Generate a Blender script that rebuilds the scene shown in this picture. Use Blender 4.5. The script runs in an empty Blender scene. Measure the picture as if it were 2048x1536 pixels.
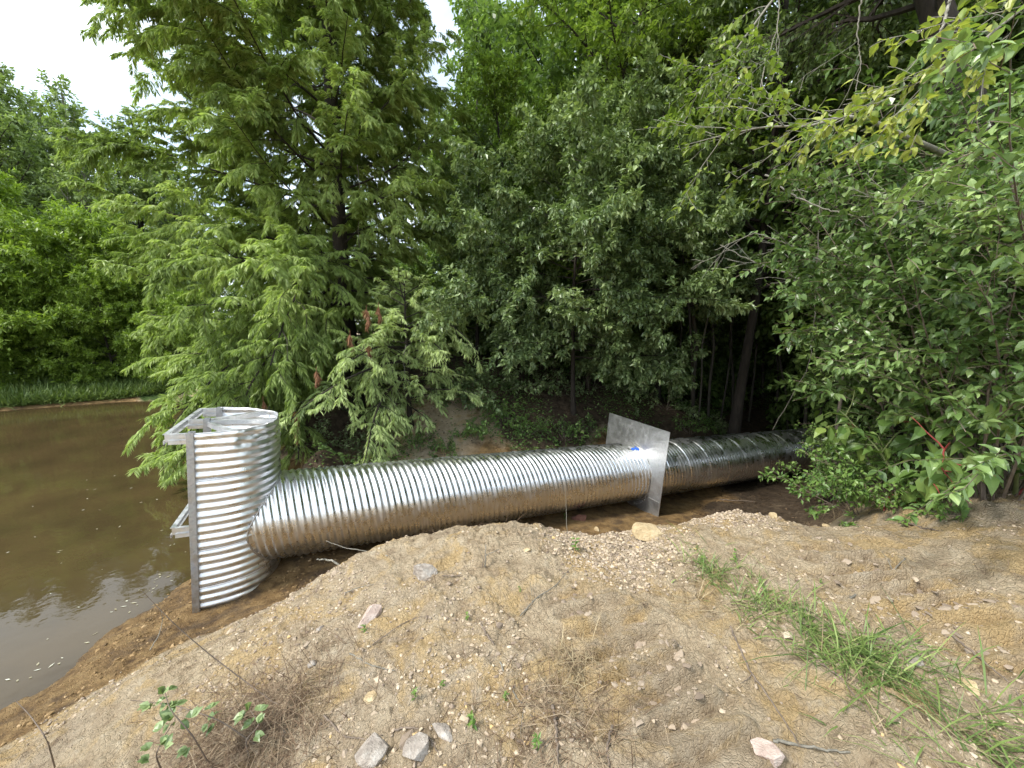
import bpy, math, random
import numpy as np
from mathutils import Vector
R_ = math.radians
C = bpy.context.scene.collection
SC = bpy.context.scene

# ------------------------------------------------------------------ camera
CAM_H, PITCH, FPX = 2.5, R_(8.5), 780.0
cam = bpy.data.cameras.new('camera'); camo = bpy.data.objects.new('camera', cam); C.objects.link(camo)
cam.sensor_width = 36.0; cam.lens = 36.0 * FPX / 2048.0
cam.clip_start = 0.05; cam.clip_end = 2000
camo.location = (0, 0, CAM_H); camo.rotation_euler = (math.pi/2 - PITCH, 0, 0)
SC.camera = camo

# ------------------------------------------------------------------ sky and sun
SUN_EL, SUN_AZ = R_(50), R_(243)          # azimuth clockwise from +Y: to the left and behind the camera
w = bpy.data.worlds.new('World'); SC.world = w; w.use_nodes = True
nt = w.node_tree; nt.nodes.clear()
def N(nt, t, **k):
    n = nt.nodes.new(t)
    for a, b in k.items(): setattr(n, a, b)
    return n
sky = N(nt, 'ShaderNodeTexSky', sky_type='NISHITA'); sky.sun_disc = False
sky.sun_elevation = SUN_EL; sky.sun_rotation = SUN_AZ
tc = N(nt, 'ShaderNodeTexCoord'); mp = N(nt, 'ShaderNodeMapping'); mp.inputs['Scale'].default_value = (1, 1, 1.8); mp.inputs['Location'].default_value = (0.1, 4, 1)
nz = N(nt, 'ShaderNodeTexNoise'); nz.inputs['Scale'].default_value = 1.7; nz.inputs['Detail'].default_value = 7; nz.inputs['Roughness'].default_value = .5
cr = N(nt, 'ShaderNodeValToRGB'); cr.color_ramp.elements[0].position = .40; cr.color_ramp.elements[1].position = .60
cr.color_ramp.elements[0].color = (.30, .30, .30, 1); cr.color_ramp.elements[1].color = (1, 1, 1, 1)
mx = N(nt, 'ShaderNodeMixRGB'); mx.inputs[2].default_value = (7.0, 7.6, 8.0, 1)
bg = N(nt, 'ShaderNodeBackground'); bg.inputs[1].default_value = .14
wo = N(nt, 'ShaderNodeOutputWorld')
L = nt.links.new
L(tc.outputs['Generated'], mp.inputs[0]); L(mp.outputs[0], nz.inputs[0]); L(nz.outputs[0], cr.inputs[0])
L(cr.outputs[0], mx.inputs[0]); L(sky.outputs[0], mx.inputs[1]); L(mx.outputs[0], bg.inputs[0]); L(bg.outputs[0], wo.inputs[0])
sl = bpy.data.lights.new('sun', 'SUN'); sl.energy = 2.3; sl.angle = R_(11); sl.color = (1, .96, .88)
so = bpy.data.objects.new('sun', sl); C.objects.link(so)
sd = Vector((math.sin(SUN_AZ)*math.cos(SUN_EL), math.cos(SUN_AZ)*math.cos(SUN_EL), math.sin(SUN_EL)))
so.rotation_euler = sd.to_track_quat('Z', 'Y').to_euler()
vs = SC.view_settings; vs.view_transform = 'Standard'; vs.look = 'None'; vs.exposure = 1.18; vs.gamma = 1
SC.cycles.max_bounces = 8; SC.cycles.diffuse_bounces = 5; SC.cycles.glossy_bounces = 3; SC.cycles.transmission_bounces = 6
SC.cycles.caustics_reflective = False; SC.cycles.caustics_refractive = False

# ------------------------------------------------------------------ helpers
def raydir(px, py):
    rx, ru, rf = px-1024, 768-py, FPX
    return np.array([rx, rf*math.cos(PITCH)+ru*math.sin(PITCH), ru*math.cos(PITCH)-rf*math.sin(PITCH)], float)
def at(px, py, d):
    v = raydir(px, py); k = d/math.hypot(v[0], v[1]); return np.array([0, 0, CAM_H])+v*k
def atz(px, py, z):
    v = raydir(px, py); k = (z-CAM_H)/v[2]; return np.array([0, 0, CAM_H])+v*k
def nrm(v): v = np.asarray(v, float); return v/(np.linalg.norm(v, axis=-1, keepdims=True)+1e-12)

class MB:
    def __init__(s): s.v = []; s.l = []; s.t = []; s.c = []; s.n = 0
    def add(s, v, f, c=None):
        v = np.asarray(v, np.float32).reshape(-1, 3); f = np.asarray(f, np.int32)
        s.v.append(v); s.l.append((f+s.n).ravel()); s.t.append(np.full(len(f), f.shape[1], np.int32))
        if c is None: c = np.full(len(v), .5, np.float32)
        elif np.isscalar(c): c = np.full(len(v), c, np.float32)
        s.c.append(np.asarray(c, np.float32)); s.n += len(v)
    def build(s, name, m, parent=None, smooth=False, loc=None):
        me = bpy.data.meshes.new(name)
        v = np.concatenate(s.v); l = np.concatenate(s.l); t = np.concatenate(s.t); c = np.concatenate(s.c)
        if loc is not None: v = v-np.asarray(loc, np.float32)
        me.vertices.add(len(v)); me.vertices.foreach_set('co', v.ravel())
        me.loops.add(len(l)); me.loops.foreach_set('vertex_index', l)
        me.polygons.add(len(t)); st = np.concatenate([[0], np.cumsum(t)[:-1]]).astype(np.int32)
        me.polygons.foreach_set('loop_start', st); me.polygons.foreach_set('loop_total', t)
        me.polygons.foreach_set('use_smooth', np.full(len(t), smooth, bool))
        a = me.attributes.new('tone', 'FLOAT', 'POINT'); a.data.foreach_set('value', c)
        me.update(calc_edges=True); me.materials.append(m)
        o = bpy.data.objects.new(name, me); C.objects.link(o)
        if parent is not None: o.parent = parent
        if loc is not None and parent is None: o.location = tuple(float(q) for q in loc)
        return o
def tag(o, label=None, cat=None, group=None, kind=None):
    if label: o['label'] = label
    if cat: o['category'] = cat
    if group: o['group'] = group
    if kind: o['kind'] = kind
    return o
def thing(name, label, cat, loc=(0, 0, 0), group=None):
    o = bpy.data.objects.new(name, None); C.objects.link(o); o.location = tuple(float(q) for q in loc)
    o.empty_display_size = .1
    return tag(o, label, cat, group)
def dup(root, loc, rotz, scale, label=None, group=None):
    r = root.copy(); C.objects.link(r); r.location = tuple(float(q) for q in loc); r.rotation_euler = (0, 0, rotz); r.scale = (scale,)*3
    if label: r['label'] = label
    if group: r['group'] = group
    for ch in list(root.children):
        c = ch.copy(); C.objects.link(c); c.parent = r
    return r

def tube(mb, pts, rad, sides=6, tone=.5, caps=False):
    pts = np.asarray(pts, float); n = len(pts); rad = np.broadcast_to(np.asarray(rad, float), (n,))
    t = nrm(np.gradient(pts, axis=0)); a = np.array([0, 0, 1.]) if abs(t[0][2]) < .9 else np.array([1., 0, 0])
    u = nrm(np.cross(t, a)); v = np.cross(t, u)
    th = np.arange(sides)*2*math.pi/sides
    V = pts[:, None]+rad[:, None, None]*(np.cos(th)[None, :, None]*u[:, None]+np.sin(th)[None, :, None]*v[:, None])
    i = np.arange(n-1)[:, None]*sides; j = np.arange(sides)[None]; k = (j+1) % sides
    F = np.stack([i+j, i+k, i+sides+k, i+sides+j], -1).reshape(-1, 4)
    mb.add(V.reshape(-1, 3), F, tone)
    if caps:
        mb.add(V[0], [list(range(sides))], tone); mb.add(V[-1], [list(range(sides))[::-1]], tone)
def box(mb, c, sx, sy, sz, ax=None, tone=.5):
    s = np.array([[x, y, z] for x in (-.5, .5) for y in (-.5, .5) for z in (-.5, .5)])*[sx, sy, sz]
    if ax is not None: s = s@np.asarray(ax)          # rows of ax = local axes in world
    mb.add(s+np.asarray(c), [[0, 1, 3, 2], [4, 6, 7, 5], [0, 4, 5, 1], [2, 3, 7, 6], [0, 2, 6, 4], [1, 5, 7, 3]], tone)

def hash2(ix, iy, seed):
    h = (ix.astype(np.int64)*374761393+iy.astype(np.int64)*668265263+seed*1442695041) & 0xffffffff
    h = ((h ^ (h >> 13))*1274126177) & 0xffffffff
    return ((h ^ (h >> 16)) & 0xffffff)/float(0xffffff)
def vnoise(x, y, seed=0):
    ix, iy = np.floor(x), np.floor(y); fx, fy = x-ix, y-iy; ix = ix.astype(np.int64); iy = iy.astype(np.int64)
    fx = fx*fx*(3-2*fx); fy = fy*fy*(3-2*fy)
    a = hash2(ix, iy, seed); b = hash2(ix+1, iy, seed); c = hash2(ix, iy+1, seed); d = hash2(ix+1, iy+1, seed)
    return (a*(1-fx)+b*fx)*(1-fy)+(c*(1-fx)+d*fx)*fy
def fbm(x, y, oct=4, seed=0, gain=.5):
    s = 0; a = 1; t = 0
    for o in range(oct):
        s = s+a*(vnoise(x*2**o+o*17.3, y*2**o-o*9.1, seed+o)-.5); t += a; a *= gain
    return s/t*2

# ------------------------------------------------------------------ materials
def mat(name):
    m = bpy.data.materials.new(name); m.use_nodes = True; m.node_tree.nodes.clear(); nt = m.node_tree
    out = N(nt, 'ShaderNodeOutputMaterial'); return m, nt, out
def ramp(nt, src, stops):
    r = N(nt, 'ShaderNodeValToRGB'); el = r.color_ramp.elements
    while len(el) < len(stops): el.new(.5)
    for e, (p, c) in zip(el, stops): e.position = p; e.color = (*c, 1)
    if src is not None: nt.links.new(src, r.inputs[0])
    return r
def noise(nt, scale, detail=4, rough=.55, vec=None, dist=0):
    n = N(nt, 'ShaderNodeTexNoise'); n.inputs['Scale'].default_value = scale; n.inputs['Detail'].default_value = detail
    n.inputs['Roughness'].default_value = rough; n.inputs['Distortion'].default_value = dist
    if vec is not None: nt.links.new(vec, n.inputs['Vector'])
    return n
def mix(nt, fac, a, b, mode='MIX'):
    m = N(nt, 'ShaderNodeMixRGB', blend_type=mode)
    for i, s in ((0, fac), (1, a), (2, b)):
        if hasattr(s, 'links'): nt.links.new(s, m.inputs[i])
        elif i == 0: m.inputs[0].default_value = s
        else: m.inputs[i].default_value = (*s, 1)
    return m.outputs[0]
def leafmat(name, dark, mid, light, trans=.35, rough=.45, spec=.5):
    m, nt, out = mat(name); L = nt.links.new
    at_ = N(nt, 'ShaderNodeAttribute', attribute_name='tone')
    r = ramp(nt, at_.outputs['Fac'], [(0, dark), (.5, mid), (1, light)])
    p = N(nt, 'ShaderNodeBsdfPrincipled'); L(r.outputs[0], p.inputs['Base Color']); p.inputs['Roughness'].default_value = rough
    p.inputs['Specular IOR Level'].default_value = spec
    t = N(nt, 'ShaderNodeBsdfTranslucent'); tm = mix(nt, 1.0, r.outputs[0], (1.0, 1.1, .55), 'MULTIPLY'); L(tm, t.inputs[0])
    mx = N(nt, 'ShaderNodeMixShader'); mx.inputs[0].default_value = trans; L(p.outputs[0], mx.inputs[1]); L(t.outputs[0], mx.inputs[2])
    L(mx.outputs[0], out.inputs[0]); return m
def barkmat(name, a, b, rough=.9):
    m, nt, out = mat(name); L = nt.links.new
    tc = N(nt, 'ShaderNodeTexCoord'); mp = N(nt, 'ShaderNodeMapping'); mp.inputs['Scale'].default_value = (1, 1, .25); L(tc.outputs['Object'], mp.inputs[0])
    n = noise(nt, 26, 6, .65, mp.outputs[0]); r = ramp(nt, n.outputs[0], [(.3, a), (.7, b)])
    p = N(nt, 'ShaderNodeBsdfPrincipled'); p.inputs['Roughness'].default_value = rough; L(r.outputs[0], p.inputs['Base Color'])
    bm = N(nt, 'ShaderNodeBump'); bm.inputs['Strength'].default_value = .6; bm.inputs['Distance'].default_value = .02; L(n.outputs[0], bm.inputs['Height']); L(bm.outputs[0], p.inputs['Normal'])
    L(p.outputs[0], out.inputs[0]); return m
M = {}
M['cypress'] = leafmat('cypress_foliage', (.14, .195, .055), (.30, .395, .11), (.53, .62, .24), .42, .5, .4)
M['cypress_young'] = leafmat('young_cypress_foliage', (.18, .25, .09), (.36, .45, .17), (.56, .65, .30), .35, .5, .4)
M['farleaf'] = leafmat('far_tree_leaves', (.12, .17, .065), (.23, .31, .11), (.40, .50, .19), .36)
M['bright'] = leafmat('bright_shrub_leaves', (.10, .165, .025), (.23, .33, .05), (.40, .52, .09), .38)
M['broad'] = leafmat('broad_leaves', (.07, .115, .04), (.17, .24, .09), (.37, .46, .21), .3, .36, .6)
M['topleaf'] = leafmat('bright_canopy_leaves', (.10, .16, .03), (.23, .33, .06), (.42, .53, .13), .42, .4)  # bright yellow-green leaf colour, varied by tone
M['forest'] = leafmat('forest_leaves', (.08, .14, .04), (.18, .27, .075), (.32, .43, .13), .38, .42)
M['elm'] = leafmat('yellow_green_leaves', (.12, .19, .035), (.25, .33, .06), (.45, .47, .12), .42, .4)
M['thicket'] = leafmat('thicket_leaves', (.06, .11, .03), (.15, .24, .07), (.36, .48, .18), .32, .34, .6)
M['poke'] = leafmat('pokeweed_leaves', (.06, .12, .03), (.14, .23, .055), (.28, .37, .09), .32, .4)
M['weed'] = leafmat('weed_leaves', (.06, .125, .03), (.13, .23, .05), (.25, .37, .09), .32, .45)
M['grass'] = leafmat('green_grass', (.07, .12, .03), (.15, .22, .055), (.30, .37, .12), .25, .5)
M['dry'] = leafmat('dry_grass', (.16, .11, .07), (.30, .23, .14), (.46, .38, .24), .15, .8, .1)
M['brownstraw'] = leafmat('brown_straw', (.07, .045, .03), (.19, .13, .085), (.36, .28, .19), .1, .85, .1)
M['dead'] = leafmat('dead_foliage', (.16, .08, .045), (.28, .14, .08), (.40, .23, .14), .2, .8, .1)
M['redstem'] = barkmat('red_stem', (.22, .03, .035), (.40, .09, .07), .5)
M['greenstem'] = barkmat('green_stem', (.10, .13, .04), (.20, .22, .09), .5)
M['sapling'] = barkmat('grey_brown_bark', (.05, .042, .032), (.13, .11, .085))
M['bark'] = barkmat('dark_bark', (.016, .012, .009), (.05, .038, .028))
M['palebark'] = barkmat('pale_bark', (.16, .15, .12), (.34, .32, .27))
M['twig'] = barkmat('twig_bark', (.10, .075, .055), (.22, .17, .13))
M['vine'] = barkmat('vine_bark', (.10, .09, .07), (.24, .22, .18))

def galv(name, base=(.62, .63, .64), rough=.22, bump=.0, dirt=.0, rv_=1.0):
    m, nt, out = mat(name); L = nt.links.new
    tc = N(nt, 'ShaderNodeTexCoord')
    p = N(nt, 'ShaderNodeBsdfPrincipled'); p.inputs['Metallic'].default_value = 1
    n1 = noise(nt, 9, 5, .6, tc.outputs['Object']); n2 = noise(nt, 60, 3, .6, tc.outputs['Object'])
    v = N(nt, 'ShaderNodeTexVoronoi'); v.inputs['Scale'].default_value = 55; L(tc.outputs['Object'], v.inputs['Vector'])
    c = mix(nt, .16, base, v.outputs['Color'], 'OVERLAY')
    hs = N(nt, 'ShaderNodeHueSaturation'); hs.inputs['Saturation'].default_value = .12; L(c, hs.inputs['Color'])
    col = hs.outputs[0]
    r1 = N(nt, 'ShaderNodeMapRange'); r1.inputs[1].default_value = .35; r1.inputs[2].default_value = .7; r1.inputs[3].default_value = rough*(1-.25*rv_); r1.inputs[4].default_value = rough*(1+.6*rv_)
    L(n1.outputs[0], r1.inputs[0]); L(r1.outputs[0], p.inputs['Roughness'])
    if dirt > 0:
        n3 = noise(nt, 3.2, 8, .7, tc.outputs['Object']); rr = ramp(nt, n3.outputs[0], [(.56, (0, 0, 0)), (.68, (1, 1, 1))])
        mm = N(nt, 'ShaderNodeMath', operation='MULTIPLY'); mm.inputs[1].default_value = dirt; L(rr.outputs[0], mm.inputs[0])
        col = mix(nt, mm.outputs[0], col, (.42, .36, .28))
        inv = N(nt, 'ShaderNodeMath', operation='SUBTRACT'); inv.inputs[0].default_value = 1; L(mm.outputs[0], inv.inputs[1]); L(inv.outputs[0], p.inputs['Metallic'])
    L(col, p.inputs['Base Color'])
    if bump:
        b = N(nt, 'ShaderNodeBump'); b.inputs['Strength'].default_value = bump; b.inputs['Distance'].default_value = .01; L(n2.outputs[0], b.inputs['Height']); L(b.outputs[0], p.inputs['Normal'])
    L(p.outputs[0], out.inputs[0]); return m
M['pipe'] = galv('galvanized_pipe_steel', (.78, .79, .80), .27, .04, .14)
M['riser'] = galv('riser_sheet_steel', (.80, .81, .81), .34, .05, .08)
M['plate'] = galv('plate_aluminium', (.50, .53, .56), .46, .03, .14, .35)
M['frame'] = galv('dull_frame_steel', (.60, .61, .61), .48, .10, .12)
M['post'] = galv('weathered_channel_steel', (.42, .42, .41), .55, .10, .15)
m, nt, out = mat('blue_paint'); p = N(nt, 'ShaderNodeBsdfPrincipled'); p.inputs['Base Color'].default_value = (.02, .12, .60, 1); p.inputs['Roughness'].default_value = .5; nt.links.new(p.outputs[0], out.inputs[0]); M['blue'] = m
m, nt, out = mat('weld_metal'); p = N(nt, 'ShaderNodeBsdfPrincipled'); p.inputs['Base Color'].default_value = (.45, .44, .42, 1); p.inputs['Roughness'].default_value = .45; p.inputs['Metallic'].default_value = .9; nt.links.new(p.outputs[0], out.inputs[0]); M['weld'] = m

def rockmat(name, a, b, c):
    m, nt, out = mat(name); L = nt.links.new; tc = N(nt, 'ShaderNodeTexCoord')
    n = noise(nt, 14, 8, .7, tc.outputs['Object']); n2 = noise(nt, 55, 5, .7, tc.outputs['Object'])
    r = ramp(nt, n.outputs[0], [(.32, a), (.5, b), (.68, c)])
    p = N(nt, 'ShaderNodeBsdfPrincipled'); p.inputs['Roughness'].default_value = .95; L(r.outputs[0], p.inputs['Base Color'])
    ad = N(nt, 'ShaderNodeMath', operation='ADD'); L(n.outputs[0], ad.inputs[0]); L(n2.outputs[0], ad.inputs[1])
    bm = N(nt, 'ShaderNodeBump'); bm.inputs['Strength'].default_value = .8; bm.inputs['Distance'].default_value = .012; L(ad.outputs[0], bm.inputs['Height']); L(bm.outputs[0], p.inputs['Normal'])
    L(p.outputs[0], out.inputs[0]); return m
M['rockgrey'] = rockmat('grey_stone', (.19, .155, .13), (.33, .285, .24), (.52, .48, .43))
M['rocktan'] = rockmat('tan_clay_lump', (.32, .23, .12), (.46, .35, .20), (.56, .46, .30))
M['rockpink'] = rockmat('pinkish_stone', (.30, .22, .18), (.48, .37, .31), (.62, .54, .48))
M['rockred'] = rockmat('red_clay_lump', (.10, .04, .025), (.17, .075, .05), (.25, .13, .09))

# ------------------------------------------------------------------ ground shape
# rows: x, y, z, mud, forest, grass
CP = []
def cp(p, z=None, mud=0, forest=0, grass=0): CP.append([p[0], p[1], p[2] if z is None else z, mud, forest, grass])
AO = np.array([-2.913, 3.5329, .626])                       # pipe start, on the riser's face
AM = np.array([[.897, -.438, .067], [.437, .899, .023], [-.071, .009, .997]])
AM = np.linalg.qr(AM)[0]; AM = AM*np.sign(AM[[0, 1, 2], [0, 1, 2]])
def loc2w(x, y, z): return AO+AM@np.array([x, y, z], float)
for px, py, z in ((0, 1536, .25), (500, 1536, .75), (1024, 1536, 1.0), (1500, 1536, 1.05), (2048, 1536, 1.1), (2048, 1300, 1.2), (1500, 1200, 1.04),
                  (1024, 1250, 1.02), (700, 1300, .90), (500, 1300, .72), (300, 1350, .47), (150, 1440, .27), (450, 1262, .36), (720, 1180, .92), (1250, 1130, 1.0), (1750, 1250, 1.12)):
    cp(atz(px, py, z))
for px, py, d in ((650, 1150, 2.98), (720, 1105, 2.75), (860, 1065, 2.8), (960, 1054, 2.85), (1060, 1050, 2.9), (1180, 1073, 2.9), (1300, 1054, 3.1), (1400, 1042, 3.4), (1460, 1020, 3.6), (1540, 1042, 3.65), (1660, 1055, 3.8),
                  (1780, 1060, 4.0), (1880, 940, 4.9), (1960, 935, 4.9), (1900, 1010, 4.2), (1880, 940, 5.2), (2048, 965, 4.6), (2048, 1080, 3.6), (1780, 985, 4.9)):
    cp(at(px, py, d))
for px, py in ((0, 1428), (60, 1395), (120, 1335), (220, 1262), (330, 1185), (392, 1150)): cp(atz(px, py, 0.0), mud=1)
for px, py in ((60, 1432), (160, 1365), (290, 1290), (390, 1262)): cp(atz(px, py, .10), mud=.8)
cp(atz(400, 1216, .07), mud=1); cp(atz(480, 1205, .07), mud=1); cp(atz(560, 1160, .08), mud=1); cp(atz(610, 1130, .10), mud=1); cp(atz(560, 1200, .20), mud=1)
# water bed
for p, z in (((-3.3, 4.3), -.25), ((-3.6, 5.5), -.3), ((-4.5, 3.2), -.35), ((-5.5, 2.2), -.4), ((-6, 5), -.6), ((-8, 8), -.7), ((-12, 4), -.8), ((-8, -2), -.6), ((-12, 9), -.5), ((-20, 0), -.8), ((-5, 0.8), -.25), ((-30, 0), -.8), ((-18, 8), -.6), ((-4.6, 7.2), -.25)):
    cp((p[0], p[1], z), mud=1)
# pipe trench
for xx in (.9, 2, 3.2, 4.4, 5.3, 6.5, 8, 10, 13, 17):
    b = loc2w(xx, 0, -.47); z = b[2]+(.0 if xx > .5 else 0)
    for yy in (.15, -.35): q = loc2w(xx, yy, 0); cp((q[0], q[1], z), mud=1 if xx < 7 else .3, forest=0 if xx < 7 else .8)
    q = loc2w(xx, -.75, 0); cp((q[0], q[1], z+.02), mud=1 if xx < 7 else .3, forest=0 if xx < 6.5 else .8)
    if 2.5 < xx < 8: q = loc2w(xx, -1.3, 0); cp((q[0], q[1], z+.05), mud=1 if xx < 6.4 else .3, forest=0 if xx < 6.2 else .8)
    if 5 < xx < 8: q = loc2w(xx, -2.0, 0); cp((q[0], q[1], z+.15), mud=.8 if xx < 6 else .3, forest=0 if xx < 6 else .8)
for px, py, d in ((850, 905, 6.2), (850, 800, 7.3), (850, 730, 8.5), (1100, 750, 9), (1100, 850, 7), (640, 905, 5.9), (640, 800, 7.6), (1400, 850, 8.6), (1250, 800, 8.5)): cp(at(px, py, d), forest=.42 if px == 850 and py > 750 else 1, mud=.25 if px == 850 else 0, grass=.3 if d > 6.5 else 0)
cp(at(1550, 800, 14), forest=1); cp(at(1500, 690, 28), forest=1, grass=1); cp(at(1100, 690, 20), forest=1); cp(at(700, 720, 11), forest=1); cp(at(450, 745, 15), forest=1)
for p, z in (((-2.2, 5.0), .15), ((-2.6, 6.3), .15), ((-3.6, 7.8), .1), ((-5.5, 9.8), .1), ((-9, 12), .1), ((-2.6, 8), .9)): cp((p[0], p[1], z), mud=.5, forest=.5)
a = atz(0, 822, 0); b = atz(210, 806, 0)
for k in (-1.5, -.5, 0, .5, 1): q = a+(b-a)*k; cp((q[0], q[1], 0), mud=1, grass=0)
for k in (-1.5, -.5, 0, .5, 1, 1.5): q = (a+(b-a)*k)*1.05; cp((q[0], q[1], .22), grass=1); q = q*1.15; cp((q[0], q[1], .5), grass=1); q = q*1.4; cp((q[0], q[1], .6), grass=.5, forest=1)
for ang in range(0, 360, 30):
    for r in (45, 120): cp((r*math.sin(R_(ang)), r*math.cos(R_(ang)), 1.2 if r == 45 else 1.5), forest=1, grass=.3)
for p, z in (((3, -1), 1.1), ((0, -2), 1.0), ((-3, -2), .5), ((8, 0), 1.4), ((7, 3.5), 1.5), ((10, 8), 1.0), ((6.5, 5.2), 1.25), ((0, -10), 1.2), ((12, -8), 1.4), ((12, 14), .6), ((6, 14), .8), ((0, 14), 1.5), ((9, 20), 1.2), ((-9, -10), .6)):
    cp((p[0], p[1], z), forest=1 if p[1] > 5 or p[0] > 7 else 0)
CP = np.array(CP)
def _K(P, Q): return np.sqrt(((P[:, None]-Q[None])**2).sum(-1)+.04)
def _solve(val, lam):
    n = len(CP); A = np.zeros((n+3, n+3)); A[:n, :n] = _K(CP[:, :2], CP[:, :2])-lam*np.eye(n)
    A[:n, n] = A[n, :n] = 1; A[:n, n+1:] = CP[:, :2]; A[n+1:, :n] = CP[:, :2].T
    b = np.zeros(n+3); b[:n] = val; return np.linalg.solve(A, b)
WZ = _solve(CP[:, 2], .01)
def hbase(x, y):
    x = np.atleast_1d(np.asarray(x, float)); y = np.atleast_1d(np.asarray(y, float)); out = np.empty(len(x))
    for i in range(0, len(x), 20000):
        P = np.stack([x[i:i+20000], y[i:i+20000]], 1); out[i:i+20000] = _K(P, CP[:, :2])@WZ[:-3]+WZ[-3]+P@WZ[-2:]
    return out
def zones(x, y):
    x = np.atleast_1d(np.asarray(x, float)); y = np.atleast_1d(np.asarray(y, float)); out = np.empty((len(x), 3))
    x2 = x+.25*fbm(x*1.3, y*1.3, 3, 5); y2 = y+.25*fbm(x*1.3, y*1.3, 3, 9)
    for i in range(0, len(x), 20000):
        P = np.stack([x2[i:i+20000], y2[i:i+20000]], 1); D = 1/(((P[:, None]-CP[None, :, :2])**2).sum(-1)+.01)**1.8
        out[i:i+20000] = (D@CP[:, 3:])/D.sum(1, keepdims=True)
    return out
def tracks(x, y, want=0):
    """cleat prints of a tracked machine, two strips"""
    h = np.zeros_like(x); mm = np.zeros_like(x)
    for (px, py, qx, qy, wd, per) in ((1500, 1580, 1130, 1170, .22, .125), (2048, 1400, 1600, 1100, .24, .115)):
        a = atz(px, py, 1.03); b = atz(qx, qy, 1.0); d = (b-a)[:2]; Ln = np.linalg.norm(d); d = d/Ln; s = np.array([d[1], -d[0]])
        u = (x-a[0])*d[0]+(y-a[1])*d[1]; v = (x-a[0])*s[0]+(y-a[1])*s[1]+.03*fbm(x*3, y*3, 2, 31)
        m = np.clip((wd-np.abs(v))/.06, 0, 1)*np.clip((u+.3)/.2, 0, 1)*np.clip((Ln-u)/.3, 0, 1)
        m = m*np.clip(.85+.9*fbm(x*1.7+3, y*1.7, 3, 77), 0, 1)
        ph = ((u+.12*v)/per) % 1.0; saw = np.where(ph < .13, ph/.13, ((1-ph)/.87)**.8)
        h += m*(saw-.5)*.085; mm = np.maximum(mm, m)
    return (h, mm) if want else h
def detail(x, y, z, zn):
    d = np.hypot(x, y); near = np.clip((9-d)/5, 0, 1)
    dry = np.clip(1-zn[:, 0]*.6-zn[:, 1]*.5, .25, 1)
    tk, tm = tracks(x, y, 1); dry = dry*(1-.5*tm)
    h = .045*fbm(x*1.6, y*1.6, 3, 1)+.030*fbm(x*4, y*4+5, 3, 21)*dry+.022*fbm(x*7, y*7, 3, 2)*dry
    r = fbm(x*22, y*22, 3, 3); h = h+near*dry*(.019*r+.013*np.abs(fbm(x*38, y*38, 2, 4))+.016*np.abs(fbm(x*9+3, y*9, 3, 14)))
    tr = vnoise(x*4, y*4, 11); h = h+near*dry*.018*np.clip(tr-.62, 0, 1)*4*vnoise(x*55, y*55, 12)
    return h*np.clip(.35+near, 0, 1)+tk*(zn[:, 0] < .4)
def ground(x, y):
    x = np.atleast_1d(np.asarray(x, float)); y = np.atleast_1d(np.asarray(y, float)); z = hbase(x, y); return z+detail(x, y, z, zones(x, y))
def g1(x, y): return float(ground([x], [y])[0])

def ground_mesh():
    az = np.concatenate([np.arange(-64, 64, .16), np.arange(64, 296, 3.0)]); az = np.radians(az)
    r = [.05, .3, .6]
    while r[-1] < 900: r.append(r[-1]+max(.0085, r[-1]*(.0042 if r[-1] < 4.2 else .008 if r[-1] < 9 else .03 if r[-1] < 40 else .12)))
    r = np.array(r); A, Rr = np.meshgrid(az, r); x = (Rr*np.sin(A)).ravel(); y = (Rr*np.cos(A)).ravel()
    z = hbase(x, y); zn = zones(x, y); z = z+detail(x, y, z, zn)
    far = Rr.ravel() > 130; z[far] = 1.5
    n, m_ = len(r), len(az); i = np.arange(n-1)[:, None]*m_; j = np.arange(m_)[None]; k = (j+1) % m_
    F = np.stack([i+j, i+k, i+m_+k, i+m_+j], -1).reshape(-1, 4)[:, ::-1]
    mb = MB(); mb.add(np.stack([x, y, z], 1), F, 0.)
    return mb, zn
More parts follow.
